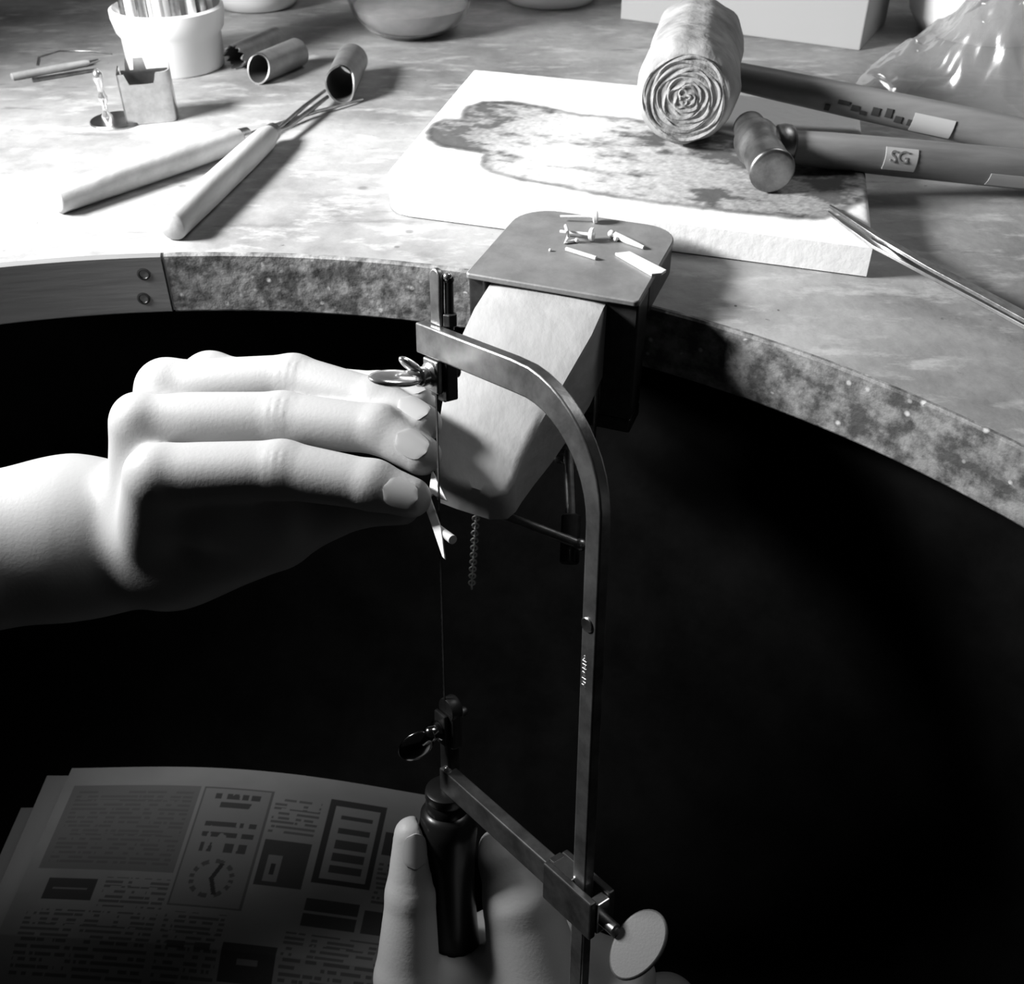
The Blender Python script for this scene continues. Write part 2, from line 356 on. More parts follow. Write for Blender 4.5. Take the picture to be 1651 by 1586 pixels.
# little chain hanging from the sliding bar
ch = MB(); c0 = AT(768, 816, 369); 
for i in range(22):
    z0 = c0 + V(-.12 * i, 0, -1.72 * i - 2); d = X if i % 2 else Y
    ch.lathe([(1.15 + .38 * math.cos(t), .38 * math.sin(t)) for t in [k * math.pi / 3 for k in range(6)]], z0, d, 10, closed=True)
tag(ch.build('chain', M['silver_wire'], smooth=60), 'fine metal chain dangling below the tip of the wooden pin', 'chain')

def on_plate(u, v, h=0): return G(u, v, PZ + h)
def rivet(u0, v0, u1, v1, r, hr, label):
    a, b = on_plate(u0, v0, hr * .75), on_plate(u1, v1, hr)
    t = thing('rivet', b * V(1, 1, 0) + V(0, 0, PZ), label, 'rivet', 'silver rivets on the steel plate')
    MB().tube([a, b], r, 10).build('shank', M['silver_wire'], t, smooth=40)
    d = unit(b - a); MB().lathe([(hr * .75, -.9), (hr, -.5), (hr, .6), (hr * .55, 1.1), (0.01, 1.2)], b, d, 16).build('head', M['silver_wire'], t, smooth=40)
    return t
rivet(903, 349, 960, 349, .55, 2.5, 'silver headed rivet lying clear on the plate near the soldering board')
rivet(903, 373, 954, 378, .6, 2.5, 'silver headed rivet lying against the bent wire bracket')
mb = MB(); mb.tube([on_plate(912, 364, 3.5), on_plate(915, 374, 4.5), on_plate(916, 382, 2), on_plate(911, 391, .6), on_plate(922, 389, .7), on_plate(931, 387, .7)], .65, 8)
mb.ball(on_plate(930, 387, 1.0), 1.0, 10)
tag(mb.build('wire_bracket', M['silver_wire'], smooth=60), 'tiny bent silver wire bracket on the steel plate', 'wire bracket')
tag(MB().tube([on_plate(913, 401, .8), on_plate(961, 416, .8)], .75, 10).build('wire_offcut', M['silver_wire'], smooth=40), 'short straight silver wire offcut lying alone on the plate', 'wire')
tag(MB().ball(on_plate(887, 403, .5), .6, 8).build('solder_bead', M['silver_wire'], smooth=90), 'tiny silver bead beside the wire offcut on the plate', 'bead')
mb = MB(); mb.tube([on_plate(988, 377, 1.3), on_plate(1012, 388, 1.1), on_plate(1038, 399, .8)], [1.3, 1.2, .7], 10); mb.ball(on_plate(986, 377, 1.5), 1.5, 10); mb.ball(on_plate(993, 385, 1.0), 1.0, 10)
tag(mb.build('bent_rod', M['silver_wire'], smooth=60), 'bent silver rod with a beaded end on the steel plate', 'rod')
a, b = on_plate(1002, 406, .6), on_plate(1067, 442, .6); d = unit(b - a); e = unit(np.cross(Z, d))
tag(MB().prism([(0, -3.0), (np.linalg.norm(b - a) - 1.5, -3.4), (np.linalg.norm(b - a), 0), (np.linalg.norm(b - a) - 1, 3.0), (2, 2.2)], a, d, e, Z, -.5, .5).build('metal_strip', M['silver_wire'], bevel=.15), 'shiny flat silver strip glinting near the plate edge', 'metal strip')
a, b = on_plate(1000, 413, .5), on_plate(1030, 432, .5); d = unit(b - a); e = unit(np.cross(Z, d))

# ------------------------------------------------------------------ soldering board with scorch marks
BT = 13.0
bl, fl, fr = G(765, 110, BT), G(607, 296, BT), G(1408, 396, BT)
bx = unit((fr - fl) * V(1, 1, 0)); by = V(-bx[1], bx[0], 0); BW = np.linalg.norm(fr - fl)
BD = (bl - fl) @ by; sk = ((bl - fl) @ bx)
stain_px = [(686, 214), (694, 198), (712, 191), (742, 192), (752, 172), (780, 163), (830, 163), (880, 172), (935, 184), (1000, 188), (1120, 205), (1230, 225), (1340, 262), (1425, 282), (1432, 300), (1400, 318), (1368, 335), (1330, 352), (1270, 350),
            (1190, 342), (1120, 334), (1050, 326), (960, 312), (900, 300), (840, 290), (790, 277), (774, 264), (780, 248), (745, 241), (712, 236), (692, 226)]
stain = np.array([[(G(u, v, BT) - fl) @ bx, (G(u, v, BT) - fl) @ by] for u, v in stain_px])
NX, NY = 210, 130
def brd(x, y):
    """board outline as a slightly skewed rectangle with a rounded near-left corner"""
    return fl + bx * (x + sk * y / BD) + by * y
mb = MB(); P = []
gx, gy = np.meshgrid(np.linspace(0, 1, NX), np.linspace(0, 1, NY), indexing='ij')
lx = np.zeros((NX, NY)); ly = np.zeros((NX, NY))
R0 = 20.0
for j in range(NY):
    yy = gy[0, j] * BD; off = R0 - math.sqrt(max(0, R0 * R0 - (R0 - yy) ** 2)) if yy < R0 else 0; off *= .7
    lx[:, j] = off + (BW - off) * gx[:, j]; ly[:, j] = yy
wx = lx + sk * ly / BD; wy = ly
edge = np.minimum(np.minimum(lx, BW - lx), np.minimum(ly, BD - ly))
hz = BT - .9 * np.exp(-edge / 1.2) - .3 * fbm(wx * .3, wy * .3, 5)
P = [(fl * V(1, 1, 0) + bx * wx[i, j] + by * wy[i, j] + Z * hz[i, j]) for i in range(NX) for j in range(NY)]
F = [(i * NY + j, (i + 1) * NY + j, (i + 1) * NY + j + 1, i * NY + j + 1) for i in range(NX - 1) for j in range(NY - 1)]
rim = [(i, 0) for i in range(NX)] + [(NX - 1, j) for j in range(1, NY)] + [(i, NY - 1) for i in range(NX - 2, -1, -1)] + [(0, j) for j in range(NY - 2, 0, -1)]
nb = len(P); P += [(*P[i * NY + j][:2], .6) for i, j in rim]; nr_ = len(rim)
F += [(rim[k][0] * NY + rim[k][1], nb + k, nb + (k + 1) % nr_, rim[(k + 1) % nr_][0] * NY + rim[(k + 1) % nr_][1]) for k in range(nr_)]
F.append(tuple(range(nb, nb + nr_)))
board = mb.add(P, F).build('soldering_board', M['board_white'], smooth=40, merge=False)
tag(board, 'thick white soldering board with scorched smoky burn marks', 'soldering board')
vm = vertices_mm(board); qx = (vm - fl) @ bx; qy = (vm - fl) @ by
def poly_sd(px, py, poly):
    """distance to a closed outline, negative inside"""
    d = np.full(px.shape, 1e9); ins_ = np.zeros(px.shape, bool); n = len(poly)
    for i in range(n):
        a, b = poly[i], poly[(i + 1) % n]; e = b - a; wx_, wy_ = px - a[0], py - a[1]
        t = np.clip((wx_ * e[0] + wy_ * e[1]) / (e @ e), 0, 1); d = np.minimum(d, np.hypot(wx_ - t * e[0], wy_ - t * e[1]))
        c = (a[1] > py) != (b[1] > py); xx = a[0] + (py - a[1]) / (b[1] - a[1] + 1e-12) * e[0]; ins_ ^= c & (px < xx)
    return np.where(ins_, -d, d)
sd = poly_sd(qx, qy, stain) + 2.2 * (fbm(qx * .25, qy * .25, 11) - .5)
core = np.clip(.5 - sd / 3.6, 0, 1); lin = np.exp(-((sd + .6) / 2.1) ** 2) * (.45 + .9 * fbm(qx * .09, qy * .09, 77, 2))
big = fbm(qx * .045 + 3, qy * .07, 61, 2); mott = .55 * fbm(qx * .16, qy * .3, 21, 5) + .45 * np.clip(.5 + 1.6 * (big - .45), 0, 1); fine = fbm(qx * .7, qy * .9, 31, 3)
tip = np.clip((60 - qx) / 45, 0, 1); rightward = np.clip((qx - 60) / 90, 0, 1)
ash = np.clip(.62 - 1.6 * np.clip(.56 - mott, 0, 1) - .3 * (fine - .45) - .32 * rightward - .38 * tip, .1, .8)
val = .84 * (1 - core) + core * ash; val = val * (1 - .62 * lin) ; val = np.where(vm[:, 2] < BT - 1.4, .8, val)
set_print(board, np.clip(val, .05, .86))

# ------------------------------------------------------------------ mallet, hammer, tweezers
def orth(a, b): return unit(b - a * (a @ b))
# rawhide mallet
mc = G(1105, 158, BT + 23.2); mh = unit(G(1655, 222, 15) - (mc + V(12, 42, 0))); ma = unit(V(.2, .97, .02))
mal = thing('rawhide_mallet', mc + ma * 40 - Z * 23.2, 'large rolled rawhide mallet resting on the soldering board', 'mallet')
rf = lambda a, h: 1 + .02 * math.sin(3 * a + 1) + .015 * math.sin(7 * a + h * .12) + .012 * math.sin(11 * a)
prof = [(17.5, 0), (19.4, 1.2), (21.3, 5), (22, 12), (21.6, 24), (20.8, 40), (21.2, 62), (21.2, 78), (19.4, 84), (16, 85)]
MB().lathe(prof, mc, ma, 56, rfun=rf).build('head', M['rawhide'], mal, smooth=50)
# spiral roll visible on the striking face
ex_, ey_ = perp(ma); sp = MB(); P = []; turns, st = 10.5, 460
for i in range(st + 1):
    a = 2 * math.pi * turns * i / st; r = 17.8 * (1 - i / st) + .4
    r = r + .5 * math.sin(a * 2.7) + .35 * math.sin(a * 4.3 + 1)
    for dr, hh in ((-.2, -.2), (.2, -.7 - .35 * math.sin(a * 3.3)), (1.0, -.7 - .45 * math.sin(a * 2.7)), (1.5, -.2)):
        q = min(max(r + dr, .1), 18.2); P.append(mc + ma * hh + q * (ex_ * math.cos(a) + ey_ * math.sin(a)))
F = [(i * 4 + j, i * 4 + j + 1, i * 4 + j + 5, i * 4 + j + 4) for i in range(st) for j in range(3)]
sp.add(P, F).build('rolled_face', M['rawhide_end'], mal, smooth=60)
hs = mc + ma * 42
pts = [hs + mh * s for s in (-20, 18, 40, 80, 120, 160, 215)]; MB().tube(pts, [5.5, 6, 6.6, 7.2, 7.6, 8, 8.2], 20).build('handle', M['dark_wood'], mal, smooth=50)
def wrap(o_, d, s0, s1, r, a0, a1, name, mt, par, ref):
    """a curved patch lying on a round handle"""
    e = orth(d, ref); g = np.cross(d, e); mb = MB(); P = []; na_, ns = 10, 6
    for t in (0, .25):
        for i in range(ns + 1):
            for k in range(na_ + 1):
                a = math.radians(a0 + (a1 - a0) * k / na_); P.append(o_ + d * (s0 + (s1 - s0) * i / ns) + (r + .1 + t) * (e * math.cos(a) + g * math.sin(a)))
    w = na_ + 1; L_ = (ns + 1) * w
    F = [(i * w + k, i * w + k + 1, (i + 1) * w + k + 1, (i + 1) * w + k) for i in range(ns) for k in range(na_)]
    F += [tuple(L_ + q for q in reversed(f)) for f in F]
    ring = [k for k in range(w)] + [i * w + na_ for i in range(1, ns + 1)] + [ns * w + k for k in range(na_ - 1, -1, -1)] + [i * w for i in range(ns - 1, 0, -1)]
    F += [(ring[i], ring[(i + 1) % len(ring)], L_ + ring[(i + 1) % len(ring)], L_ + ring[i]) for i in range(len(ring))]
    return mb.add(P, F).build(name, mt, par, smooth=60)
cam_side = unit(CP - hs)
wrap(hs, mh, 100, 118, 7.75, -5, 60, 'paper_label', M['paper_label'], mal, cam_side)
rng = random.Random(8)
for i in range(9):      # worn dark lettering on the handle
    s = 62 + i * 5.2 + rng.uniform(-1, 1); a = rng.uniform(-5, 30)
    wrap(hs, mh, s, s + rng.uniform(2, 5), 7.25 + .004 * (s - 60), a, a + rng.uniform(10, 30), 'faded_lettering', M['ink'], mal, cam_side)

# small steel hammer
hc = G(1246, 277, BT + 9.4); he = G(1655, 277, 10.5); hm = hc + V(5.0, 27, 0)
hd = unit(he - hm); ha = orth(hd, V(.15, .98, 0.02))
ham = thing('hammer', hc + ha * 22 - Z * 9.4, 'small steel-headed hammer lying in front of the rawhide mallet', 'hammer')
MB().lathe([(7.6, 0), (8.6, .35), (9.1, 1.0), (9.1, 2.2), (8.6, 3), (8.4, 15), (8.0, 18), (8.8, 22), (9.6, 27), (9.3, 33), (7.8, 37), (7.2, 40), (6.8, 47), (4.5, 50)], hc, ha, 32).build('head', M['old_steel'], ham, smooth=40)
hq = hc + ha * 28
MB().lathe([(7.2, 6), (8.6, 7.5), (9.2, 10), (8.8, 13), (7.4, 14.5)], hq, hd, 24).build('collar', M['old_steel'], ham, smooth=50)
MB().tube([hq + hd * s for s in (10, 30, 60, 100, 140, 190)], [6.6, 7.4, 7.8, 8.1, 8.4, 8.6], 20).build('handle', M['dark_wood'], ham, smooth=50)
cs = unit(CP - hq)
lab = wrap(hq, hd, 52, 66, 7.75, -28, 40, 'paper_label', M['paper_label'], ham, cs)
wrap(hq, hd, 99, 130, 8.15, 20, 62, 'paper_label', M['paper_label'], ham, cs)
def lettering(txt, size, o_, ex, ey, parent, mt, depth=.15, name='lettering'):
    cu = bpy.data.curves.new(name, 'FONT'); cu.body = txt; cu.size = size; cu.extrude = depth; cu.align_x = 'CENTER'; cu.align_y = 'CENTER'
    tmp = bpy.data.objects.new('tmp', cu); col.objects.link(tmp); dg = bpy.context.evaluated_depsgraph_get(); dg.update()
    me = bpy.data.meshes.new_from_object(tmp.evaluated_get(dg)); vs_ = [tuple(v.co) for v in me.vertices]; fs = [tuple(p.vertices) for p in me.polygons]
    bpy.data.objects.remove(tmp); bpy.data.meshes.remove(me); ez = np.cross(ex, ey)
    return MB().add([np.asarray(o_) + ex * a + ey * b + ez * c for a, b, c in vs_], fs).build(name, mt, parent, merge=False)
e_ = orth(hd, cs); lettering('SG', 7, hq + hd * 58 + e_ * 8.15, hd, unit(np.cross(e_, hd)), ham, mat('faded_ink', .25, .8), .12)

# tweezers: two springy arms, tips on the board, joined beyond the right edge
tw = thing('tweezers', G(1660, 505, 0), 'long steel tweezers with their tips on the soldering board', 'tweezers')
def prong(px, mt, w):
    mb = MB(); P = []; pts = [G(u, v, z) for u, v, z in px]; m = len(pts)
    for i in range(m):
        d = unit(pts[min(i + 1, m - 1)] - pts[max(i - 1, 0)]); e = unit(np.cross(Z, d)); u_ = np.cross(d, e); a, b = w[i], .55 + .1 * w[i]
        P += [pts[i] + e * a * sx + u_ * b * sy for sx, sy in ((-1, -1), (1, -1), (1, 1), (-1, 1))]
    F = [(i * 4 + j, i * 4 + (j + 1) % 4, i * 4 + 4 + (j + 1) % 4, i * 4 + 4 + j) for i in range(m - 1) for j in range(4)] + [(3, 2, 1, 0), tuple(range(4 * m - 4, 4 * m))]
    return mb.add(P, F).build('arm', mt, tw, bevel=.25, smooth=35)
prong([(1338, 332, 14.5), (1365, 349, 15), (1420, 384, 15.5), (1500, 430, 13), (1580, 472, 10), (1680, 526, 7), (1800, 585, 6)], M['old_steel'], [.5, .9, 1.5, 2.0, 2.3, 2.6, 2.6])
o = prong([(1336, 342, 14.2), (1362, 362, 14.5), (1410, 396, 14.2), (1500, 442, 10), (1580, 483, 7), (1680, 536, 4.5), (1800, 592, 4.0)], M['steel'], [.5, .9, 1.5, 2.0, 2.3, 2.6, 2.6])  # lower arm in brighter steel, imitating light reflected off the bench
p = G(1800, 588, 5); d = unit(G(1800, 588, 5) - G(1680, 531, 5.8)); MB().box(p + d * 3, d, unit(np.cross(Z, d)), Z, 6, 2.7, 1.6).build('joint', M['steel'], tw, bevel=.4)

# ------------------------------------------------------------------ gravers with wooden handles
def graver(u0, v0, u1, v1, r, tip_px, label, shank, octo):
    a, b = G(u0, v0, r), G(u1, v1, r); d = unit(b - a); L_ = np.linalg.norm(b - a)
    t = thing('graver', (a + b) / 2 * V(1, 1, 0), label, 'hand tool', 'wooden-handled hand tools on the bench')
    prof = [(r * .86, 0), (r, .9), (r * 1.02, L_ * .3), (r * 1.0, L_ * .7), (r * .92, L_ * .93), (r * .7, L_)]
    MB().lathe(prof, a, d, 10 if octo else 24, rfun=None).build('handle', M['wood_light'], t, smooth=55)
    MB().lathe([(r * .72, 0), (r * .66, 5), (r * .4, 6)], b - d * .5, d, 16).build('ferrule', M['old_steel'], t, smooth=40)
    for pts, rad in shank: MB().tube([b + d * 4 * 0 if p is None else G(*p) for p in pts], rad, 8).build('shank', M['old_steel'], t, smooth=50)
    return t
graver(88, 322, 388, 223, 6.2, None, 'wooden-handled hand tool whose thin shank passes under the other', [([None, (440, 204, 3.0), (500, 183, 2.2), (585, 160, 1.2)], [1.6, 1.2, 1.0, .6])], True)
graver(276, 366, 436, 216, 5.9, None, 'wooden-handled tool with a split shank reaching into the notched copper tube', [([None, (452, 205, 6), (490, 172, 6.0), (524, 146, 5)], [1.5, 1.1, 1.0, .8]), ([None, (462, 206, 4.6), (500, 178, 4.5), (528, 156, 4)], [1.5, 1.3, 1.2, 1.0])], False)

# ------------------------------------------------------------------ copper tubes
def tube_thing(u0, v0, u1, v1, r, label, notch=None, crimp=None):
    a, b = G(u0, v0, r), G(u1, v1, r); d = unit(b - a); L_ = np.linalg.norm(b - a); e, g = perp(d); n = 40; rows = 16
    mb = MB(); P = []
    for wall in (0, 1):
        for i in range(rows + 1):
            for k in range(n):
                an = 2 * math.pi * k / n; s = L_ * i / rows
                if i == 0 and notch: s = notch(an)
                if i == 1 and notch: s = max(s, notch(an) + .5)
                rr = (r - .9 * wall) * (crimp(an, s / L_) if crimp else 1); P.append(a + d * s + rr * (e * math.cos(an) + g * math.sin(an)))
    W = (rows + 1) * n; F = []
    for i in range(rows):
        for k in range(n):
            f = (i * n + k, i * n + (k + 1) % n, (i + 1) * n + (k + 1) % n, (i + 1) * n + k); F += [f, tuple(W + q for q in reversed(f))]
    for i in (0, rows): F += [(i * n + k, i * n + (k + 1) % n, W + i * n + (k + 1) % n, W + i * n + k) for k in range(n)]
    o = mb.add(P, F).build('copper_tube', M['copper'], smooth=40, merge=False); o.data.materials.append(M['copper_in'])
    for p in o.data.polygons:
        if min(p.vertices) >= W: p.material_index = 1
    return tag(o, label, 'tube', 'copper tube offcuts on the bench')
rz = np.random.default_rng(3); jag = rz.uniform(0, 5, 40)
tube_thing(374, 93, 445, 62, 6.6, 'short copper tube with a dark jagged end beside the white tub', notch=lambda a: jag[int(a / (2 * math.pi) * 40) % 40], crimp=None)
tube_thing(411, 113, 480, 84, 7.6, 'dark copper tube with a peeled-back rim between the other tubes', notch=lambda a: 3 + 3 * math.sin(a))
tube_thing(547, 140, 568, 96, 8.6, 'copper tube with a notched folded end lying near the wooden tools', notch=lambda a: 2 + 6 * max(0, math.cos(a - 1.2)) ** 6 + 2 * math.sin(2 * a), crimp=lambda a, s: 1 - .12 * math.cos(2 * a) * (1 - s))

# ------------------------------------------------------------------ loupe-like bent metal holder, small rods
c = G(238, 196, 0); lo = thing('metal_holder', c, 'small polished bent-metal holder in front of the white tub', 'metal holder')
r0 = G(205, 203, 0); r1 = G(288, 196, 0); d = unit(r1 - r0); e = V(-d[1], d[0], 0); w = np.linalg.norm(r1 - r0)
def sheet(pts, h, t, mt, name, notch=None):
    """upright bent strip following plan points; top height from h(s)"""
    mb = MB(); P = []; m = len(pts)
    nrm = []
    for i in range(m):
        q = unit(pts[min(i + 1, m - 1)] - pts[max(i - 1, 0)]); nrm.append(V(-q[1], q[0], 0))
    for i in range(m):
        for k, (off, z) in enumerate(((0, .2), (t, .2), (t, h(i / (m - 1))), (0, h(i / (m - 1))))): P.append(pts[i] + nrm[i] * off + Z * z)
    F = [(i * 4 + j, i * 4 + (j + 1) % 4, i * 4 + 4 + (j + 1) % 4, i * 4 + 4 + j) for i in range(m - 1) for j in range(4)] + [(3, 2, 1, 0), tuple(range(4 * m - 4, 4 * m))]
    return mb.add(P, F).build(name, mt, lo, smooth=35)
front = [r0 + d * s for s in np.linspace(0, w - 5, 24)] + [r0 + d * (w - 5) + 5 * (d * math.sin(a) + e * (1 - math.cos(a))) for a in np.linspace(.15, math.pi / 2, 8)] + [r0 + d * w + e * s for s in (9, 13, 17)]
def hfront(s): return 24.5 - (5.2 if .12 < s < .62 else 0) * min(1, min(s - .12, .62 - s) / .05)
sheet(front, hfront, .7, M['steel'], 'front_sheet')
back = [r0 + e * 16 + d * s for s in np.linspace(1, w - 1, 30)]
sheet(back, lambda s: 22 + (5.5 if (.12 < s < .2 or .3 < s < .52) else 0), .7, M['steel'], 'back_sheet')
left = [r0 + e * s for s in np.linspace(16, 0, 5)]; sheet(left, lambda s: 24.5, .7, M['steel'], 'side_sheet')
MB().lathe([(0.01, 0.1), (13, 0.1), (13.2, .6), (12.8, 1.2), (0.01, 1.3)], r0 + e * 8 - d * 5, Z, 40).build('base_disc', M['steel'], lo, smooth=40)
pp = G(173, 190, 1); MB().lathe([(2.6, 0), (2.8, 1), (1.4, 3), (1.3, 7), (2.2, 8.5), (2.4, 10.5), (1.6, 12), (1.5, 16), (2.6, 19), (2.4, 22), (.6, 24)], pp, Z, 20).build('post', M['chrome'], lo, smooth=60)

a, b = G(18, 124, 2.0), G(140, 101, 2.0)
t = thing('needle_file', (a + b) / 2 * V(1, 1, 0), 'thin pale stick-like needle tool lying behind the bent-metal holder', 'needle tool')
MB().lathe([(1.4, 0), (2.0, .5), (2.0, 30), (1.7, 38), (1.7, 42), (1.2, 44)], a, unit(b - a), 10).build('handle', M['wood_light'], t, smooth=40)
MB().tube([b - unit(b - a) * 3, G(158, 96, 1)], [.9, .4], 8).build('point', M['old_steel'], t, smooth=40)
a, b = G(52, 129, 1.2), G(155, 112, 1.2)
tag(MB().tube([a, (a + b) / 2, b], [1.2, 1.1, .8], 8).build('steel_rod', M['old_steel'], smooth=40), 'thin grey rod lying just in front of the pale needle tool', 'rod')
lp = [G(60, 105, .5), G(62, 92, .5), G(95, 82, .5), G(150, 83, .5), G(180, 87, .5)]
tag(MB().tube(lp, .45, 6).build('wire_loop', M['old_steel'], smooth=60), 'loose loop of fine wire behind the pale needle tool', 'wire')

# ------------------------------------------------------------------ pots and boxes at the back of the bench
c = G(286, 106, 0); tub = thing('rod_tub', c, 'round white plastic tub holding upright metal rods', 'tub')
MB().lathe([(0.01, 0), (26, 0), (27, 1.2), (27.4, 18), (29.5, 21), (31, 28), (31, 32), (29.2, 33), (27.5, 31.5), (24.5, 29), (24, 28.6), (0.01, 28.4)], c, Z, 56).build('base', M['white_plastic'], tub, smooth=45)
MB().lathe([(0.01, 28.5), (15, 28.5), (15.5, 29.5), (15.5, 90), (14.5, 91), (0.01, 91)], c, Z, 40).build('core', M['white_plastic'], tub, smooth=45)
for k in range(16):
    a = 2 * math.pi * k / 16 + .1; q = c + 22.5 * V(math.cos(a), math.sin(a), 0); MB().tube([q + Z * 28.6, q + Z * 88], 2.9, 12).build('rod', M['old_steel'] if k % 2 else M['white_plastic'], tub, smooth=45)

def bowl(name, c, prof_out, wall, mt, label, cat):
    """open vessel: outer profile then inner profile"""
    inn = [(max(r - wall, .01), h + (wall if i == 0 else 0)) for i, (r, h) in enumerate(prof_out)]; inn = [(q[0], max(q[1], wall)) for q in inn]
    return tag(MB().lathe([(.01, 0)] + prof_out + inn[::-1] + [(.01, wall)], c, Z, 64).build(name, mt, smooth=50), label, cat)
c = G(416, 8, 0); bowl('white_cup', c, [(22, 0), (25, 1), (31, 8), (34, 20), (36, 45), (37, 60)], 2, M['white_ceramic'], 'rounded white cup behind the copper tubes', 'cup')
c = G(664, 52, 0); bowl('glass_bowl', c, [(18, 0), (22, .8), (30, 5), (36, 13), (40, 25), (41.5, 42), (42, 60)], 2.2, M['glass'], 'clear glass bowl at the back of the bench', 'bowl')
tag(MB().lathe([(0.01, 3.0), (20, 3.0), (27, 6), (33, 12.5), (35, 17), (0.01, 17)], c, Z, 48).build('white_powder', mat('pickle_powder', .55, .8, noise=(60, .45, .6, (1, 1, 1))), smooth=40), 'pale contents filling the bottom of the glass bowl', 'powder')
c = G(886, 0, 0); bowl('white_dish', c, [(26, 0), (30, 1), (36, 8), (39, 20), (40, 40)], 2, M['white_ceramic'], 'white dish between the glass bowl and the cardboard box', 'dish')
c = G(1585, 52, 0); bowl('white_pot', c, [(34, 0), (40, 2), (47, 12), (51, 30), (53, 60), (53, 85)], 2.5, M['white_ceramic'], 'large white pot standing behind the plastic bag', 'pot')
q0, q1 = G(1000, 31, 0), G(1386, 82, 0); d = unit(q1 - q0); e = V(-d[1], d[0], 0); w = np.linalg.norm(q1 - q0)
bxo = thing('cardboard_box', (q0 + q1) / 2 + e * 35, 'plain grey cardboard box standing behind the mallet', 'box')
MB().box((q0 + q1) / 2 + e * 35 + Z * 45, d, e, Z, w / 2, 35, 45).build('body', M['card'], bxo, bevel=.8)
MB().box((q0 + q1) / 2 + e * 35 + Z * 93, d, e, Z, w / 2 + 1, 36, 3).build('lid', M['card'], bxo, bevel=.8)

# crumpled clear plastic bag heaped in front of the pot
def film():
    m = bpy.data.materials.new('clear_film'); m.use_nodes = True; nt = m.node_tree; nt.nodes.remove(nt.nodes['Principled BSDF']); out = nt.nodes['Material Output']
    tr = nt.nodes.new('ShaderNodeBsdfTransparent'); gl = nt.nodes.new('ShaderNodeBsdfGlossy'); gl.inputs['Roughness'].default_value = .12; df = nt.nodes.new('ShaderNodeBsdfTranslucent'); d2 = nt.nodes.new('ShaderNodeBsdfDiffuse')
    for q in (df, d2): q.inputs[0].default_value = (.8, .8, .8, 1)
    a = nt.nodes.new('ShaderNodeMixShader'); a.inputs[0].default_value = .5; b = nt.nodes.new('ShaderNodeMixShader'); b.inputs[0].default_value = .34; c_ = nt.nodes.new('ShaderNodeMixShader'); c_.inputs[0].default_value = .3
    nt.links.new(df.outputs[0], a.inputs[1]); nt.links.new(d2.outputs[0], a.inputs[2]); nt.links.new(tr.outputs[0], b.inputs[1]); nt.links.new(a.outputs[0], b.inputs[2]); nt.links.new(b.outputs[0], c_.inputs[1]); nt.links.new(gl.outputs[0], c_.inputs[2]); nt.links.new(c_.outputs[0], out.inputs[0]); return m
A0, A1, A2 = G(1368, 150, 0), G(1760, 215, 0), G(1640, 60, 0)
NXb, NYb = 110, 80; mb = MB(); P = []
ix, iy = np.meshgrid(np.linspace(0, 1, NXb), np.linspace(0, 1, NYb), indexing='ij')
bxw, byw = (A1 - A0) * V(1, 1, 0), V(38, 56, 0)
px_ = A0[0] + bxw[0] * ix + byw[0] * iy; py_ = A0[1] + bxw[1] * ix + byw[1] * iy
hump = (np.sin(np.pi * np.clip(iy, 0, 1)) ** .8) * np.clip(1.25 - abs(ix - .62) * 1.9, 0, 1)
rid = 1 - abs(2 * fbm(ix * 4 + iy * 2.5, iy * 2 - ix * 1.5, 41, 3) - 1); rid2 = 1 - abs(2 * fbm(ix * 9 - iy * 3, iy * 7 + ix * 4, 51, 3) - 1)
hgt = .8 + 52 * hump + hump ** .5 * 26 * (rid - .75) + hump ** .4 * 7 * (rid2 - .6); hgt = np.maximum(hgt, .6)
P = [(px_[i, j], py_[i, j], hgt[i, j]) for i in range(NXb) for j in range(NYb)]
F = [(i * NYb + j, (i + 1) * NYb + j, (i + 1) * NYb + j + 1, i * NYb + j + 1) for i in range(NXb - 1) for j in range(NYb - 1)]
o = mb.add(P, F).build('plastic_bag', film(), smooth=35); tag(o, 'crumpled clear plastic bag in front of the white pot', 'plastic bag')

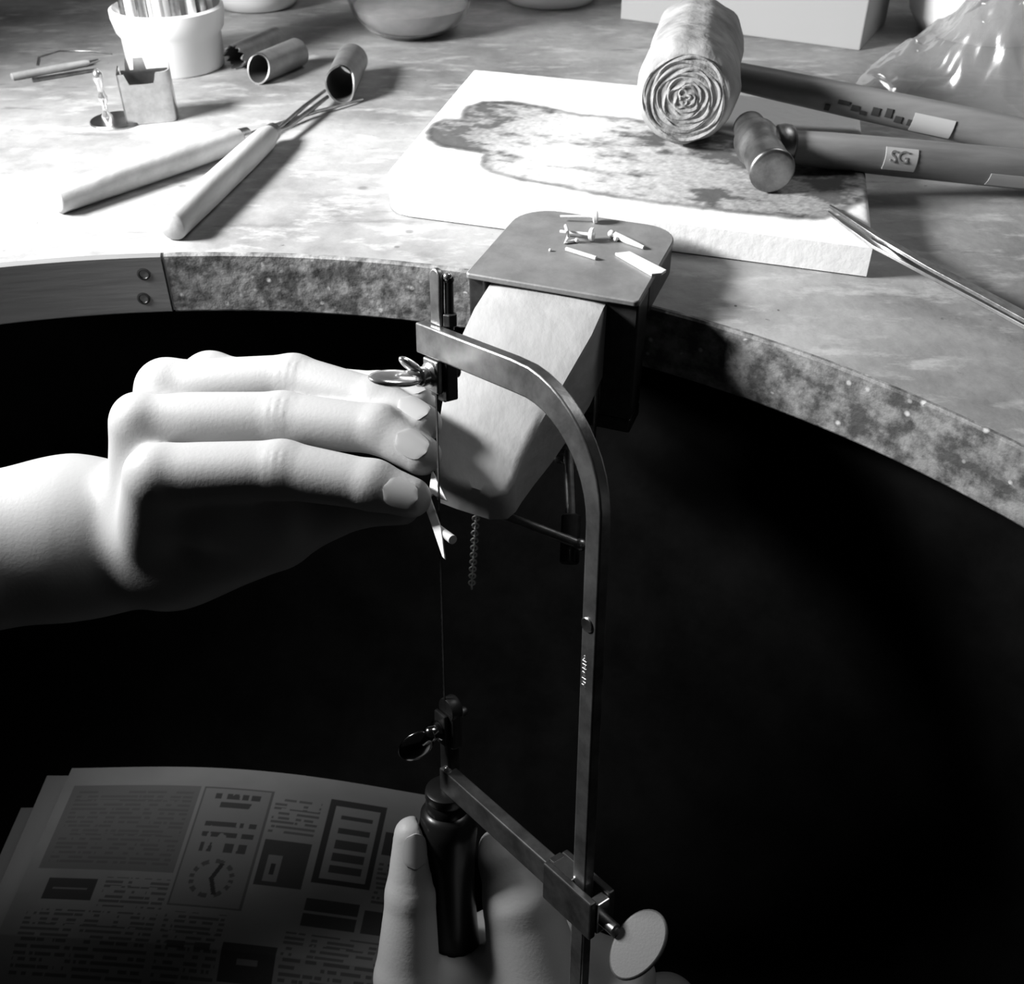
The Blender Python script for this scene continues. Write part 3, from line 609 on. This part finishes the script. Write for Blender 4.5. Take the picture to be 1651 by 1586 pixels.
# ------------------------------------------------------------------ newspapers on the leather
NZ = -215.0
def paper(corners, z, thick, bulge, label, name='newspaper', printed=False, nx=60, ny=40):
    """corners: back-left, back-right, front-right, front-left (plan)"""
    bl_, br_, fr_, fl_ = [np.asarray(c_, float) for c_ in corners]; s, t = np.meshgrid(np.linspace(0, 1, nx), np.linspace(0, 1, ny), indexing='ij')
    pl = (bl_[None, None] * ((1 - s) * t)[..., None] + br_[None, None] * (s * t)[..., None] + fr_[None, None] * (s * (1 - t))[..., None] + fl_[None, None] * ((1 - s) * (1 - t))[..., None])
    zz = z + bulge * np.sin(np.pi * s) ** 1.1 * (.35 + .65 * t) - 9 * np.clip(.18 - t, 0, 1) / .18
    P = [(*pl[i, j], zz[i, j]) for i in range(nx) for j in range(ny)]; nb = len(P)
    P += [(*pl[i, j], zz[i, j] - thick) for i in range(nx) for j in range(ny)]
    F = [(i * ny + j, (i + 1) * ny + j, (i + 1) * ny + j + 1, i * ny + j + 1) for i in range(nx - 1) for j in range(ny - 1)]
    F += [tuple(nb + q for q in reversed(f)) for f in F]
    rim = [(i, 0) for i in range(nx)] + [(nx - 1, j) for j in range(1, ny)] + [(i, ny - 1) for i in range(nx - 2, -1, -1)] + [(0, j) for j in range(ny - 2, 0, -1)]
    F += [(rim[k][0] * ny + rim[k][1], nb + rim[k][0] * ny + rim[k][1], nb + rim[(k + 1) % len(rim)][0] * ny + rim[(k + 1) % len(rim)][1], rim[(k + 1) % len(rim)][0] * ny + rim[(k + 1) % len(rim)][1]) for k in range(len(rim))]
    o = MB().add(P, F).build(name, M['newsprint'], smooth=40, merge=False)
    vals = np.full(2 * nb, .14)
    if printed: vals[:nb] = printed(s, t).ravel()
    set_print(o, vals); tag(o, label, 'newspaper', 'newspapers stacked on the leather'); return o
def print_top(s, t):
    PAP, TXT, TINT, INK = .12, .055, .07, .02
    v = PAP - .03 * (fbm(s * 9, t * 9, 71) - .5); T = 1 - t      # T is 0 at the far edge
    def rect(x0, x1, y0, y1): return (s > x0) & (s < x1) & (T > y0) & (T < y1)
    def put(x0, x1, y0, y1, c, mask=True):
        nonlocal v; v = np.where(rect(x0, x1, y0, y1) & mask, c, v)
    lines = (np.sin(T * 2 * np.pi * 46) > -.1) & (fbm(s * 70, np.floor(T * 46) * 3.7, 81, 2) > .42)
    put(.03, .385, .10, .52, TINT)
    for q in ((.05, .37, .12, .50), (.59, .71, .12, .30), (.885, .97, .36, .56), (.05, .38, .70, .95), (.70, .97, .72, .95), (.40, .55, .68, .95), (.22, .385, .55, .68)): put(*q, TXT, lines)
    put(.395, .58, .10, .66, TXT); put(.40, .575, .108, .652, PAP * .85)                   # column advert with a round dial
    for y0, y1, x0, x1 in ((.13, .155, .43, .55), (.17, .2, .45, .53), (.27, .29, .42, .56), (.32, .34, .42, .56), (.37, .41, .43, .55)): put(x0, x1, y0, y1, INK * 1.5, fbm(s * 90, T * 8, 83, 1) > .36)
    dr = np.hypot((s - .485) / .055, (T - .53) / .085); v = np.where((dr > .8) & (dr < 1.02) & (np.sin(np.arctan2(T - .53, s - .485) * 12) > -.2), TXT * .8, v)
    v = np.where((abs((s - .485) - .25 * abs(T - .53)) < .006) & (abs(T - .53) < .07), INK, v)
    put(.59, .71, .33, .54, INK * 1.4); put(.61, .645, .40, .52, PAP * .8); put(.622, .634, .44, .49, INK)
    put(.73, .875, .10, .50, INK); put(.745, .86, .13, .475, PAP)                          # framed advert
    for y0, y1 in ((.17, .19), (.235, .26), (.29, .335), (.355, .39), (.41, .445)): put(.765, .845, y0, y1, INK * 1.4)
    put(.885, .955, .22, .33, INK * 1.3); put(.73, .86, .57, .69, INK * 1.4); put(.73, .86, .625, .635, .12); put(.875, .965, .59, .69, INK * 1.6)
    put(.07, .20, .56, .66, INK * 1.2); put(.09, .18, .605, .612, .08); put(.56, .69, .79, .92, INK * 1.2); put(.60, .65, .845, .862, .1)
    put(.41, .53, .80, .83, INK * 2, fbm(s * 60, T * 9, 85, 1) > .4)
    return v
c0, c1, c2, c3 = [G(u, v, NZ)[:2] for u, v in ((116, 1238), (708, 1285), (640, 1640), (-35, 1575))]
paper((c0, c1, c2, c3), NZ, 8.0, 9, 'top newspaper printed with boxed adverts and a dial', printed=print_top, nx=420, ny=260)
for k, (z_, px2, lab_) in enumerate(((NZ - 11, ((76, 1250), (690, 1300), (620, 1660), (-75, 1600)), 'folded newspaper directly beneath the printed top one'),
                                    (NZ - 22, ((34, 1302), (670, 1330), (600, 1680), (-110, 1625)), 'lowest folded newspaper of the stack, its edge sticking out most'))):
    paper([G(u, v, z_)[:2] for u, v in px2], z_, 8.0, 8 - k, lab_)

# ------------------------------------------------------------------ the piercing saw
SB, sa, sh_ = V(-21.6, 255.5, 21.2), unit(V(-.004, -.233, -.972)), V(.622, -.762, .18); sh_ = orth(sa, sh_); sn = np.cross(sa, sh_)     # blade top, down, towards the spine, towards the viewer's left
SD, UP, LO_ = 68.8, -10.8, 140.7
def S(h, a, n=0): return SB + sh_ * h + sa * a + sn * n
saw = thing('piercing_saw', S(0, 258), 'jeweller piercing saw with steel frame and black handle', 'saw')
# frame bar: upper arm, bend, spine
hw, ht = 4.4, 1.8; path = [(-7, UP)] + [(x, UP) for x in (10, 25, 36)]
R_ = 30.0
for i in range(1, 13):
    a = math.pi / 2 * i / 12; path.append((SD - R_ + R_ * math.sin(a), UP + R_ - R_ * math.cos(a)))
path += [(SD, y) for y in (40, 70, 100, 130, 160, 195)]
mb = MB(); P = []; m_ = len(path)
for i, (h, a) in enumerate(path):
    q0, q1 = np.array(path[max(i - 1, 0)]), np.array(path[min(i + 1, m_ - 1)]); d = unit(q1 - q0); nn = V(d[1], -d[0])
    hw_ = 4.4 - 1.7 * min(1, max(0, (i - 3) / 12))
    P += [S(h + nn[0] * hw_ * sx, a + nn[1] * hw_ * sx, ht * sy) for sx, sy in ((1, -1), (1, 1), (-1, 1), (-1, -1))]
F = [(i * 4 + j, i * 4 + (j + 1) % 4, i * 4 + 4 + (j + 1) % 4, i * 4 + 4 + j) for i in range(m_ - 1) for j in range(4)] + [(3, 2, 1, 0), tuple(range(4 * m_ - 4, 4 * m_))]
mb.add(P, F).build('frame', mat('worn_frame_steel', .27, .36, .9, noise=(110, .16, .36, (1, 1, 1)), bump=(500, .06)), saw, smooth=30, bevel=.5)
lettering('GERMANY', 2.1, S(SD - 1.2, 62, ht + .02), sa, unit(np.cross(sn, sa)), saw, M['chrome'], .06, 'stamped_lettering')
lettering('SAW', 2.4, S(SD - 1.2, 50, ht + .02), sa, unit(np.cross(sn, sa)), saw, M['steel'], .06, 'stamped_lettering') if False else None
MB().lathe([(.6, 0), (1.9, 0), (2.1, .25), (1.9, .5), (.6, .3)], S(SD - .5, 47.5, ht), sn, 16).build('stamped_mark', M['steel'], saw, smooth=40)
# blade
mb = MB(); nt_ = 100; P = [];
for i in range(nt_ + 1):
    a = -2 + 132 * i / nt_; P += [S(-.35 - (.22 if i % 2 else 0), a, -.14), S(-.35 - (.22 if i % 2 else 0), a, .14), S(.35, a, .14), S(.35, a, -.14)]
F = [(i * 4 + j, i * 4 + (j + 1) % 4, i * 4 + 4 + (j + 1) % 4, i * 4 + 4 + j) for i in range(nt_) for j in range(4)]
mb.add(P, F).build('blade', M['dark_steel'], saw)
# upper clamp
def cl(parent, h, a, n, hh, ha_, hn, mt, name, bv=.5): return MB().box(S(h, a, n), sh_, sa, sn, hh, ha_, hn).build(name, mt, parent, bevel=bv)
cl(saw, 0, -1.2, .9, 3.6, 4.8, 1.0, M['old_steel'], 'clamp_plate'); cl(saw, .9, -.2, -2.2, 4.2, 6.0, 2.0, M['dark_steel'], 'clamp_block'); cl(saw, 1.2, 4.9, -2.0, 2.6, 1.4, 1.8, M['dark_steel'], 'clamp_block', .4)
MB().lathe([(2.0, 0), (2.0, 2.0), (1.4, 2.6)], S(1.5, -1.5, -4.2), -sn, 14).build('clamp_nut', M['dark_steel'], saw, smooth=40)
def wing(parent, c_, ax, span, r, L_, W_, T_, mt, dn):
    """thumb screw: a turned boss on axis ax with an oval flat wing reaching along span"""
    t = MB().lathe([(1.5, -1.5), (3.4, 0), (3.6, .7), (2.7, 1.4), (2.9, 3.0), (2.6, 4.4), (1.2, 5.4), (.01, 5.6)], c_, ax, 24).build('thumb_screw', mt, parent, smooth=50)
    sp_ = unit(span); th_ = unit(np.cross(sp_, dn)); up_ = np.cross(th_, sp_)
    b = MB(); b.ball(c_ + ax * 3.2 + sp_ * (L_ * .55), 1, 24, (L_ * .55, W_, T_), (sp_, up_, th_)); b.tube([c_ + ax * 2.6, c_ + ax * 3.0 + sp_ * L_ * .35], [2.3, T_ * 1.2], 14)
    b.build('wing', mt, t, smooth=90); return t
wing(saw, S(0, -1.5, 1.9), sn, AT(600, 612, 285) - S(0, -1.5, 5), 3, 15.5, 5.2, 1.7, M['chrome'], unit(CF + .45 * CU))
w2 = MB(); w2.ball(S(-1.0, -5.0, 7.5), 1, 18, (4.5, 2.2, 1.5), (unit(-sa * .6 + sn * .7 - sh_ * .1), sh_, unit(np.cross(unit(-sa * .6 + sn * .7), sh_)))); w2.build('wing', M['chrome'], saw, smooth=90)
# tension screw above the arm
mb = MB(); lugp = [(-2.6, 0), (2.6, 0), (2.3, -5), (2.5, -12)] + [(2.5 * math.cos(t), -13.2 - 2.8 * math.sin(t)) for t in np.linspace(0, math.pi, 10)] + [(-2.5, -12), (-2.3, -5)]
mb.prism([(x, y) for x, y in lugp], S(-.5, UP - hw, -1.5), sh_, sa, sn, -.9, .9).build('tension_lug', M['old_steel'], saw, bevel=.5, smooth=40)
mb = MB(); mb.tube([S(2.6, UP - hw + 1, -3.4), S(2.6, UP - hw - 13, -3.4)], 1.25, 12); mb.ball(S(2.6, UP - hw - 13, -3.4), 1.5, 12); mb.build('tension_screw', M['dark_steel'], saw, smooth=50)
MB().ball(S(2.6, UP - hw - 13.8, -3.0), 1.35, 12).build('screw_tip', M['chrome'], saw, smooth=60)
MB().lathe([(2.2, 0), (2.2, 3.2), (1.9, 3.6)], S(2.8, UP - hw - .2, -3.4), -sa, 6).build('nut', M['dark_steel'], saw, bevel=.3)
# lower clamp, arm, slider
cl(saw, .6, 121, -2.0, 3.8, 7.5, 2.2, M['dark_steel'], 'clamp_block', 1.2)
MB().lathe([(3.9, -2.1), (4.2, -1.6), (4.2, 1.6), (3.9, 2.1)], S(.6, 113.8, -2.0), sn, 24).build('clamp_cap', M['dark_steel'], saw, smooth=40)
cl(saw, -.6, 121, 1.2, 3.0, 6.0, .8, M['dark_steel'], 'clamp_plate')
wing(saw, S(-.8, 121.5, 2.2), sn, -sh_ * .42 + sa * .75 + sn * .62, 3, 12.5, 5.0, 1.6, mat('dark_chrome', .3, .15, 1), unit(CR + .2 * CU))
MB().lathe([(1.6, 0), (1.6, 2.2), (1.1, 2.8)], S(2.2, 116, -4.2), -sn, 12).build('clamp_nut', M['old_steel'], saw, smooth=40)
cl(saw, 0, 133, -1.5, 2.8, 9, 2.2, M['dark_steel'], 'post', .8)
mb = MB(); mb.box(S(SD / 2 - 3, LO_ + 1, 0), sh_, sa, sn, SD / 2 - 2, 4.6, 2.3); mb.build('lower_arm', mat('arm_steel', .08, .4, .6, noise=(100, .05, .12, (1, 1, 1))), saw, bevel=.5)
MB().ball(S(1.5, LO_ - 3.4, .5), 1.6, 12).build('arm_rivet', M['chrome'], saw, smooth=60)
for n_ in (-1, 1): cl(saw, SD - 2, LO_ + .5, n_ * 3.6, 10.5, 6.8, 1.2, M['dark_steel'], 'slider_cheek')
cl(saw, SD - 11.6, LO_ + .5, 0, 1.2, 6.8, 2.3, M['dark_steel'], 'slider_bridge', .3); cl(saw, SD + 7.2, LO_ + .5, 0, 1.8, 5.6, 2.4, M['steel'], 'slider_bridge', .4)
MB().box(S(SD - 7, LO_ - 5.2, 0), sh_, sa, sn, 5, 1.0, 4.4).build('slider_top', M['steel'], saw, bevel=.4)
ws = S(SD + 7.5, LO_ + 1.5, 0); MB().tube([ws, ws + sh_ * 6.5], 1.9, 14).build('slider_screw', M['old_steel'], saw, smooth=50)
wc = AT(1029, 1523, 297); wn = unit(unit(CP - wc) + V(-.35, .1, .25)); wu = orth(wn, unit(.5 * CR + .87 * CU)); wv = np.cross(wn, wu)
mb = MB(); outl2 = [(10.6 * math.cos(t), (6.9 + .4 * math.cos(t)) * math.sin(t)) for t in np.linspace(0, 2 * math.pi, 40, endpoint=False)]
mb.prism(outl2, wc, wu, wv, wn, -.9, .9); mb.tube([ws + sh_ * 5, wc - orth(wn, CR) * 6.6 + orth(wn, CU) * 2.5 - wn * 1.6], [1.9, 1.1], 12)
mb.build('slider_wing', mat('brushed_wing', .16, .5, .5, bump=(1500, .03)), saw, bevel=.6, smooth=40)
# handle
MB().lathe([(6.4, 0), (7.4, .6), (7.6, 3), (7.0, 4.6), (7.6, 6), (7.4, 9)], S(0, LO_ + 5.4, 0), sa, 28).build('ferrule', M['black_handle'], saw, smooth=40)
MB().lathe([(7.4, 0), (9.4, 2), (10.2, 9), (9.2, 22), (8.9, 38), (10.4, 62), (11.8, 84), (11.0, 98), (7.0, 104)], S(0, LO_ + 14, 0), sa, 36).build('handle', M['black_handle'], saw, smooth=60)

# ------------------------------------------------------------------ the silver piece being sawn
wt = 318
def wp(px, t, name, mt=None):
    o_ = AT(700, 805, t); nrm = unit(unit(CP - o_) + V(-.55, .1, .55)); ex = orth(nrm, CR); ey = np.cross(nrm, ex)
    pts = [CP + (AT(u, v, 1) - CP) * (((o_ - CP) @ nrm) / ((AT(u, v, 1) - CP) @ nrm)) for u, v in px]
    poly = [((p - o_) @ ex, (p - o_) @ ey) for p in pts]
    A = sum(poly[i][0] * poly[(i + 1) % len(poly)][1] - poly[(i + 1) % len(poly)][0] * poly[i][1] for i in range(len(poly)))
    if A < 0: poly = poly[::-1]
    return MB().prism(poly, o_, ex, ey, nrm, -.5, .5).build(name, mt or M['silver_wire'], piece, bevel=.12)
piece = thing('silver_workpiece', AT(700, 800, wt), 'pale zigzag silver piece held in the fingertips at the saw blade', 'metal piece')
pale = mat('matt_silver', .62, .5, .3)
wp([(697, 757), (706, 776), (722, 808), (702, 800), (699, 797), (694, 800), (712, 852), (718, 902), (714, 898), (694, 840), (683, 812), (690, 800), (693, 790)], wt, 'plate', pale)
a, b = AT(708, 853, wt - 1), AT(730, 870, wt - 8); MB().tube([a, b], [1.3, 1.4], 14).build('pin', pale, piece, smooth=50)

# ------------------------------------------------------------------ the person's two hands (smooth blended distance fields meshed with surface nets)
def cone(p, a, b, ra, rb):
    """distance to a tapered capsule, evaluated only near it"""
    lo_, st = p[0, 0, 0], p[1, 1, 1] - p[0, 0, 0]; mg = max(ra, rb) + 14; n = np.array(p.shape[:3])
    i0 = np.clip(np.floor((np.minimum(a, b) - mg - lo_) / st).astype(int), 0, n); i1 = np.clip(np.ceil((np.maximum(a, b) + mg - lo_) / st).astype(int) + 1, 0, n)
    out = np.full(p.shape[:3], 40.0, np.float32)
    if (i1 <= i0).any(): return out
    sl = tuple(slice(x, y) for x, y in zip(i0, i1)); q = p[sl] - a.astype(np.float32); ab = (b - a).astype(np.float32)
    t = np.clip((q @ ab) / (ab @ ab), 0, 1); q = q - t[..., None] * ab; out[sl] = np.sqrt((q * q).sum(-1)) - (ra + (rb - ra) * t); return out
def smin(a, b, k): h = np.maximum(k - np.abs(a - b), 0) / k; return np.minimum(a, b) - h * h * (k * .25)
def surface_nets(f, lo, vx):
    n = f.shape; cs = tuple(q - 1 for q in n); acc = np.zeros(cs + (3,)); cnt = np.zeros(cs)
    corner = [(i, j, k) for i in (0, 1) for j in (0, 1) for k in (0, 1)]; sl = lambda c: f[c[0]:c[0] + cs[0], c[1]:c[1] + cs[1], c[2]:c[2] + cs[2]]
    for a in corner:
        for ax in range(3):
            if a[ax] == 0:
                b = list(a); b[ax] = 1; fa, fb = sl(a), sl(b); mk = (fa < 0) != (fb < 0); t = np.where(mk, fa / np.where(mk, fa - fb, 1), 0)
                for d in range(3): acc[..., d] += mk * (a[d] + (t if d == ax else 0))
                cnt += mk
    act = cnt > 0; idx = np.full(cs, -1); idx[act] = np.arange(act.sum()); cell = np.argwhere(act)
    verts = lo + (cell + acc[act] / cnt[act][:, None]) * vx; faces = []
    for ax in range(3):
        o1, o2 = [(1, 2), (2, 0), (0, 1)][ax]; s0 = [slice(None)] * 3; s1 = [slice(None)] * 3; s0[ax] = slice(0, n[ax] - 1); s1[ax] = slice(1, n[ax])
        fa, fb = f[tuple(s0)], f[tuple(s1)]; mk = (fa < 0) != (fb < 0); e = np.argwhere(mk)
        e = e[(e[:, o1] > 0) & (e[:, o2] > 0) & (e[:, o1] < n[o1] - 1) & (e[:, o2] < n[o2] - 1)]
        u1 = np.zeros(3, int); u1[o1] = 1; u2 = np.zeros(3, int); u2[o2] = 1; g = lambda q: idx[q[:, 0], q[:, 1], q[:, 2]]
        q = np.stack([g(e - u1 - u2), g(e - u2), g(e), g(e - u1)], 1); inside = f[e[:, 0], e[:, 1], e[:, 2]] < 0
        q[~inside] = q[~inside][:, ::-1]; faces.append(q)
    return verts, np.concatenate(faces)
def field(groups, palm, kf, wrinkles, dents, vx, lo, hi, kp=9):
    ax = [np.arange(lo[d], hi[d] + vx, vx) for d in range(3)]; p = np.stack(np.meshgrid(*ax, indexing='ij'), -1).astype(np.float32)
    body = None
    for pr in palm:
        d = cone(p, *pr); body = d if body is None else smin(body, d, kp)
    f = body
    for ch_, k in groups:                  # every finger blends into the palm but only creases against its neighbour
        g = None
        for pr in ch_:
            d = cone(p, *pr); g = d if g is None else smin(g, d, 2.2)
        f = smin(f, smin(body, g, k), 2.2)
    for c, d, r, amp, wl in wrinkles:      # skin creases over a knuckle
        q = p - c; w = np.exp(-(q * q).sum(-1) / (2 * r * r)); f = f + amp * w * np.sin(2 * math.pi * (q @ d) / wl)
    for c, r, amp in dents:
        q = p - c; f = f + amp * np.exp(-(q * q).sum(-1) / (2 * r * r))
    return f
def hand_mesh(name, f, lo, vx, parent):
    v, q = surface_nets(f, np.asarray(lo, float), vx); o0 = np.array(parent.location) * 1000
    me = bpy.data.meshes.new(name); me.from_pydata(((v - o0) / 1000).tolist(), [], q.tolist()); me.materials.append(M['skin'])
    me.polygons.foreach_set('use_smooth', [True] * len(me.polygons)); me.update()
    o = bpy.data.objects.new(name, me); col.objects.link(o); o.parent = parent; o['org'] = [float(x) for x in o0]
    sm = o.modifiers.new('smooth', 'SMOOTH'); sm.factor = .5; sm.iterations = 5; return o
def nail(hand, a, b, r, dorsal, L_=10.5, half=39, lift=-.06):
    """curved nail plate on the back of the last finger bone a -> b"""
    d = unit(b - a); up = orth(d, dorsal); sd_ = np.cross(d, up); mb = MB(); P = []; na_, ns = 10, 10
    for t in (0, .45):
        for i in range(ns + 1):
            s = i / ns; wscale = max(.12, (1 - abs(2 * s - 1) ** 3.2) ** .5); 
            for k in range(na_ + 1):
                an = math.radians(half * wscale * (2 * k / na_ - 1)); rr = r + lift - .45 + t + .1 * L_ * (1 - s) - .06 * r * s * s
                P.append(b + d * (r * .5 - L_ * (1 - s)) + rr * (up * math.cos(an) + sd_ * math.sin(an)))
    w = na_ + 1; Ln = (ns + 1) * w; F = [(i * w + k, i * w + k + 1, (i + 1) * w + k + 1, (i + 1) * w + k) for i in range(ns) for k in range(na_)]; F += [tuple(Ln + q for q in reversed(f)) for f in F]
    ring = [k for k in range(w)] + [i * w + na_ for i in range(1, ns + 1)] + [ns * w + k for k in range(na_ - 1, -1, -1)] + [i * w for i in range(ns - 1, 0, -1)]
    F += [(ring[i], ring[(i + 1) % len(ring)], Ln + ring[(i + 1) % len(ring)], Ln + ring[i]) for i in range(len(ring))]
    return mb.add(P, F).build('fingernail', M['nail'], hand, smooth=60)

person = thing('person', (-120, 200, -280), 'bare-armed person steadying metal on the pin and gripping the saw handle', 'person')
# left hand
def finger(px, r):
    p = [AT(*q) for q in px]; p[3] = p[3] + unit(p[2] - p[3]) * r[3]; return p, [(p[i], p[i + 1], r[i], r[i + 1]) for i in range(3)]
fi, gi = finger([(258, 767, 325), (455, 757, 322), (602, 782, 318), (694, 812, 316)], (10.2, 9.0, 7.6, 6.2))
fm, gm = finger([(233, 682, 340), (457, 677, 336), (612, 692, 328), (706, 750, 321)], (10.0, 9.0, 7.6, 6.3))
fr_, gr = finger([(270, 628, 356), (474, 612, 350), (605, 646, 340), (706, 694, 328)], (9.8, 8.4, 7.3, 6.2))
fp, gp = finger([(340, 612, 372), (500, 624, 363), (612, 630, 352), (698, 655, 342)], (9.0, 7.4, 6.4, 5.6))
ft, gt = finger([(292, 902, 362), (440, 850, 347), (572, 808, 335), (676, 817, 327)], (15, 12.5, 8.6, 6.2))
W0 = AT(250, 868, 376)
car = [W0 + V(4, -14, 4), W0 + V(-1, -4, 5), W0 + V(0, 6, 5), W0 + V(4, 15, 4)]
palm = [(V(-370, 160, -104), AT(-330, 938, 348), 32, 27), (AT(-330, 938, 348), AT(120, 866, 372), 27, 26), (AT(120, 866, 372), W0, 26, 23)]
palm += [(car[i], f[0], r0_, r1_) for i, (f, r0_, r1_) in enumerate(((fi, 12, 9.6), (fm, 12, 9.4), (fr_, 12, 9.2), (fp, 11, 8.6)))]
palm += [(W0 + V(20, -4, 8), (fm[0] + fr_[0]) / 2 + V(12, 0, -14), 17, 13), (W0 + V(10, -8, 0), ft[1], 17, 12), (fi[0] + V(14, 3, -16), fi[0] + V(36, 1, -15), 11, 8.5), (ft[1] + V(0, 3, 4), fi[0] + V(20, 4, -10), 11, 9)]
vx = .9; lo, hi = V(-406, 124, -140), V(-8, 345, 14)
wr = []
for f_, rr in ((fi, 9.0), (fm, 9.0), (fr_, 8.4)):
    d = unit(f_[2] - f_[0]); wr += [(f_[1] + V(0, -.45, .85) * rr, d, 3.4, .3, 2.6)]
dn = [((fi[0] + fm[0]) / 2 + V(2, -3, 10), 5, 1.6), ((fm[0] + fr_[0]) / 2 + V(2, -2, 10), 5, 1.5)]
f = field([(gi, 4), (gm, 4), (gr, 4), (gp, 4), (gt, 7)], palm, 4, wr, dn, vx, lo, hi)
lh = hand_mesh('arm', f, lo, vx, person); lh['label'] = 'left hand, fingertips pressed to the wooden pin'
dors = V(-.05, -.62, .78)
nail(lh, fi[2], fi[3], 6.35, V(.0, -.75, .66)); nail(lh, fm[2], fm[3], 6.4, V(.1, -.62, .78)); nail(lh, fr_[2], fr_[3], 6.3, V(.1, -.35, .93)); nail(lh, fp[2], fp[3], 5.7, V(0, .1, 1)); nail(lh, ft[2], ft[3], 6.2, V(0, .1, -1), 10)
# right hand
ri, hi_ = finger([(862, 1560, 380), (838, 1450, 376), (812, 1388, 378), (788, 1345, 388)], (17, 13.2, 9, 6.5))
rt, ht_ = finger([(735, 1690, 380), (657, 1575, 372), (662, 1440, 367), (664, 1318, 362)], (14, 11.6, 8.6, 6.2))
rm, hm_ = finger([(1000, 1575, 388), (905, 1525, 406), (800, 1500, 410), (715, 1520, 400)], (12, 10, 8.6, 7.2))
rr_, hr_ = finger([(1075, 1625, 400), (975, 1610, 420), (850, 1590, 424), (740, 1610, 412)], (11.4, 9.6, 8.2, 7))
rp, hp_ = finger([(1120, 1690, 412), (1020, 1700, 432), (910, 1680, 434), (800, 1680, 424)], (10, 8.4, 7.2, 6))
W1 = AT(990, 1824, 366)
palm2 = [(W1, V(95, 10, -225), 25, 32)] + [(W1 + q, f_[0], 12, r_) for q, f_, r_ in ((V(-12, -4, 4), ri, 12), (V(-3, 0, 4), rm, 11.5), (V(6, 5, 2), rr_, 11), (V(14, 8, 0), rp, 10))]
palm2 += [(W1 + V(-16, -4, 0), rt[0], 16, 15), (rt[0] + V(4, 2, 2), ri[0] + V(-6, 0, -8), 13, 12), (rt[1] + V(8, 2, -8), ri[0] + V(-10, 2, -10), 9, 10)]
lo2, hi2 = V(-75, 90, -330), V(140, 270, -80)
f = field([(hi_, 5), (ht_, 6), (hm_, 4), (hr_, 4), (hp_, 4)], palm2, 4, [(rt[2] + V(-.1, -.8, .6) * 8.5, unit(rt[3] - rt[1]), 4, .25, 2.6)], [], 1.1, lo2, hi2)
ax_p = S(0, 200); gg = np.stack(np.meshgrid(*[np.arange(lo2[d], hi2[d] + 1.1, 1.1) for d in range(3)], indexing='ij'), -1)
q = gg - ax_p; rad = np.linalg.norm(q - (q @ sa)[..., None] * sa, axis=-1); f = np.maximum(f, 10.4 - rad) if f.shape == rad.shape else f
rh = hand_mesh('arm', f, lo2, 1.1, person); rh['label'] = 'right hand gripping the black saw handle'
nail(rh, rt[2], rt[3], 6.3, V(.3, -.75, .55), 12)
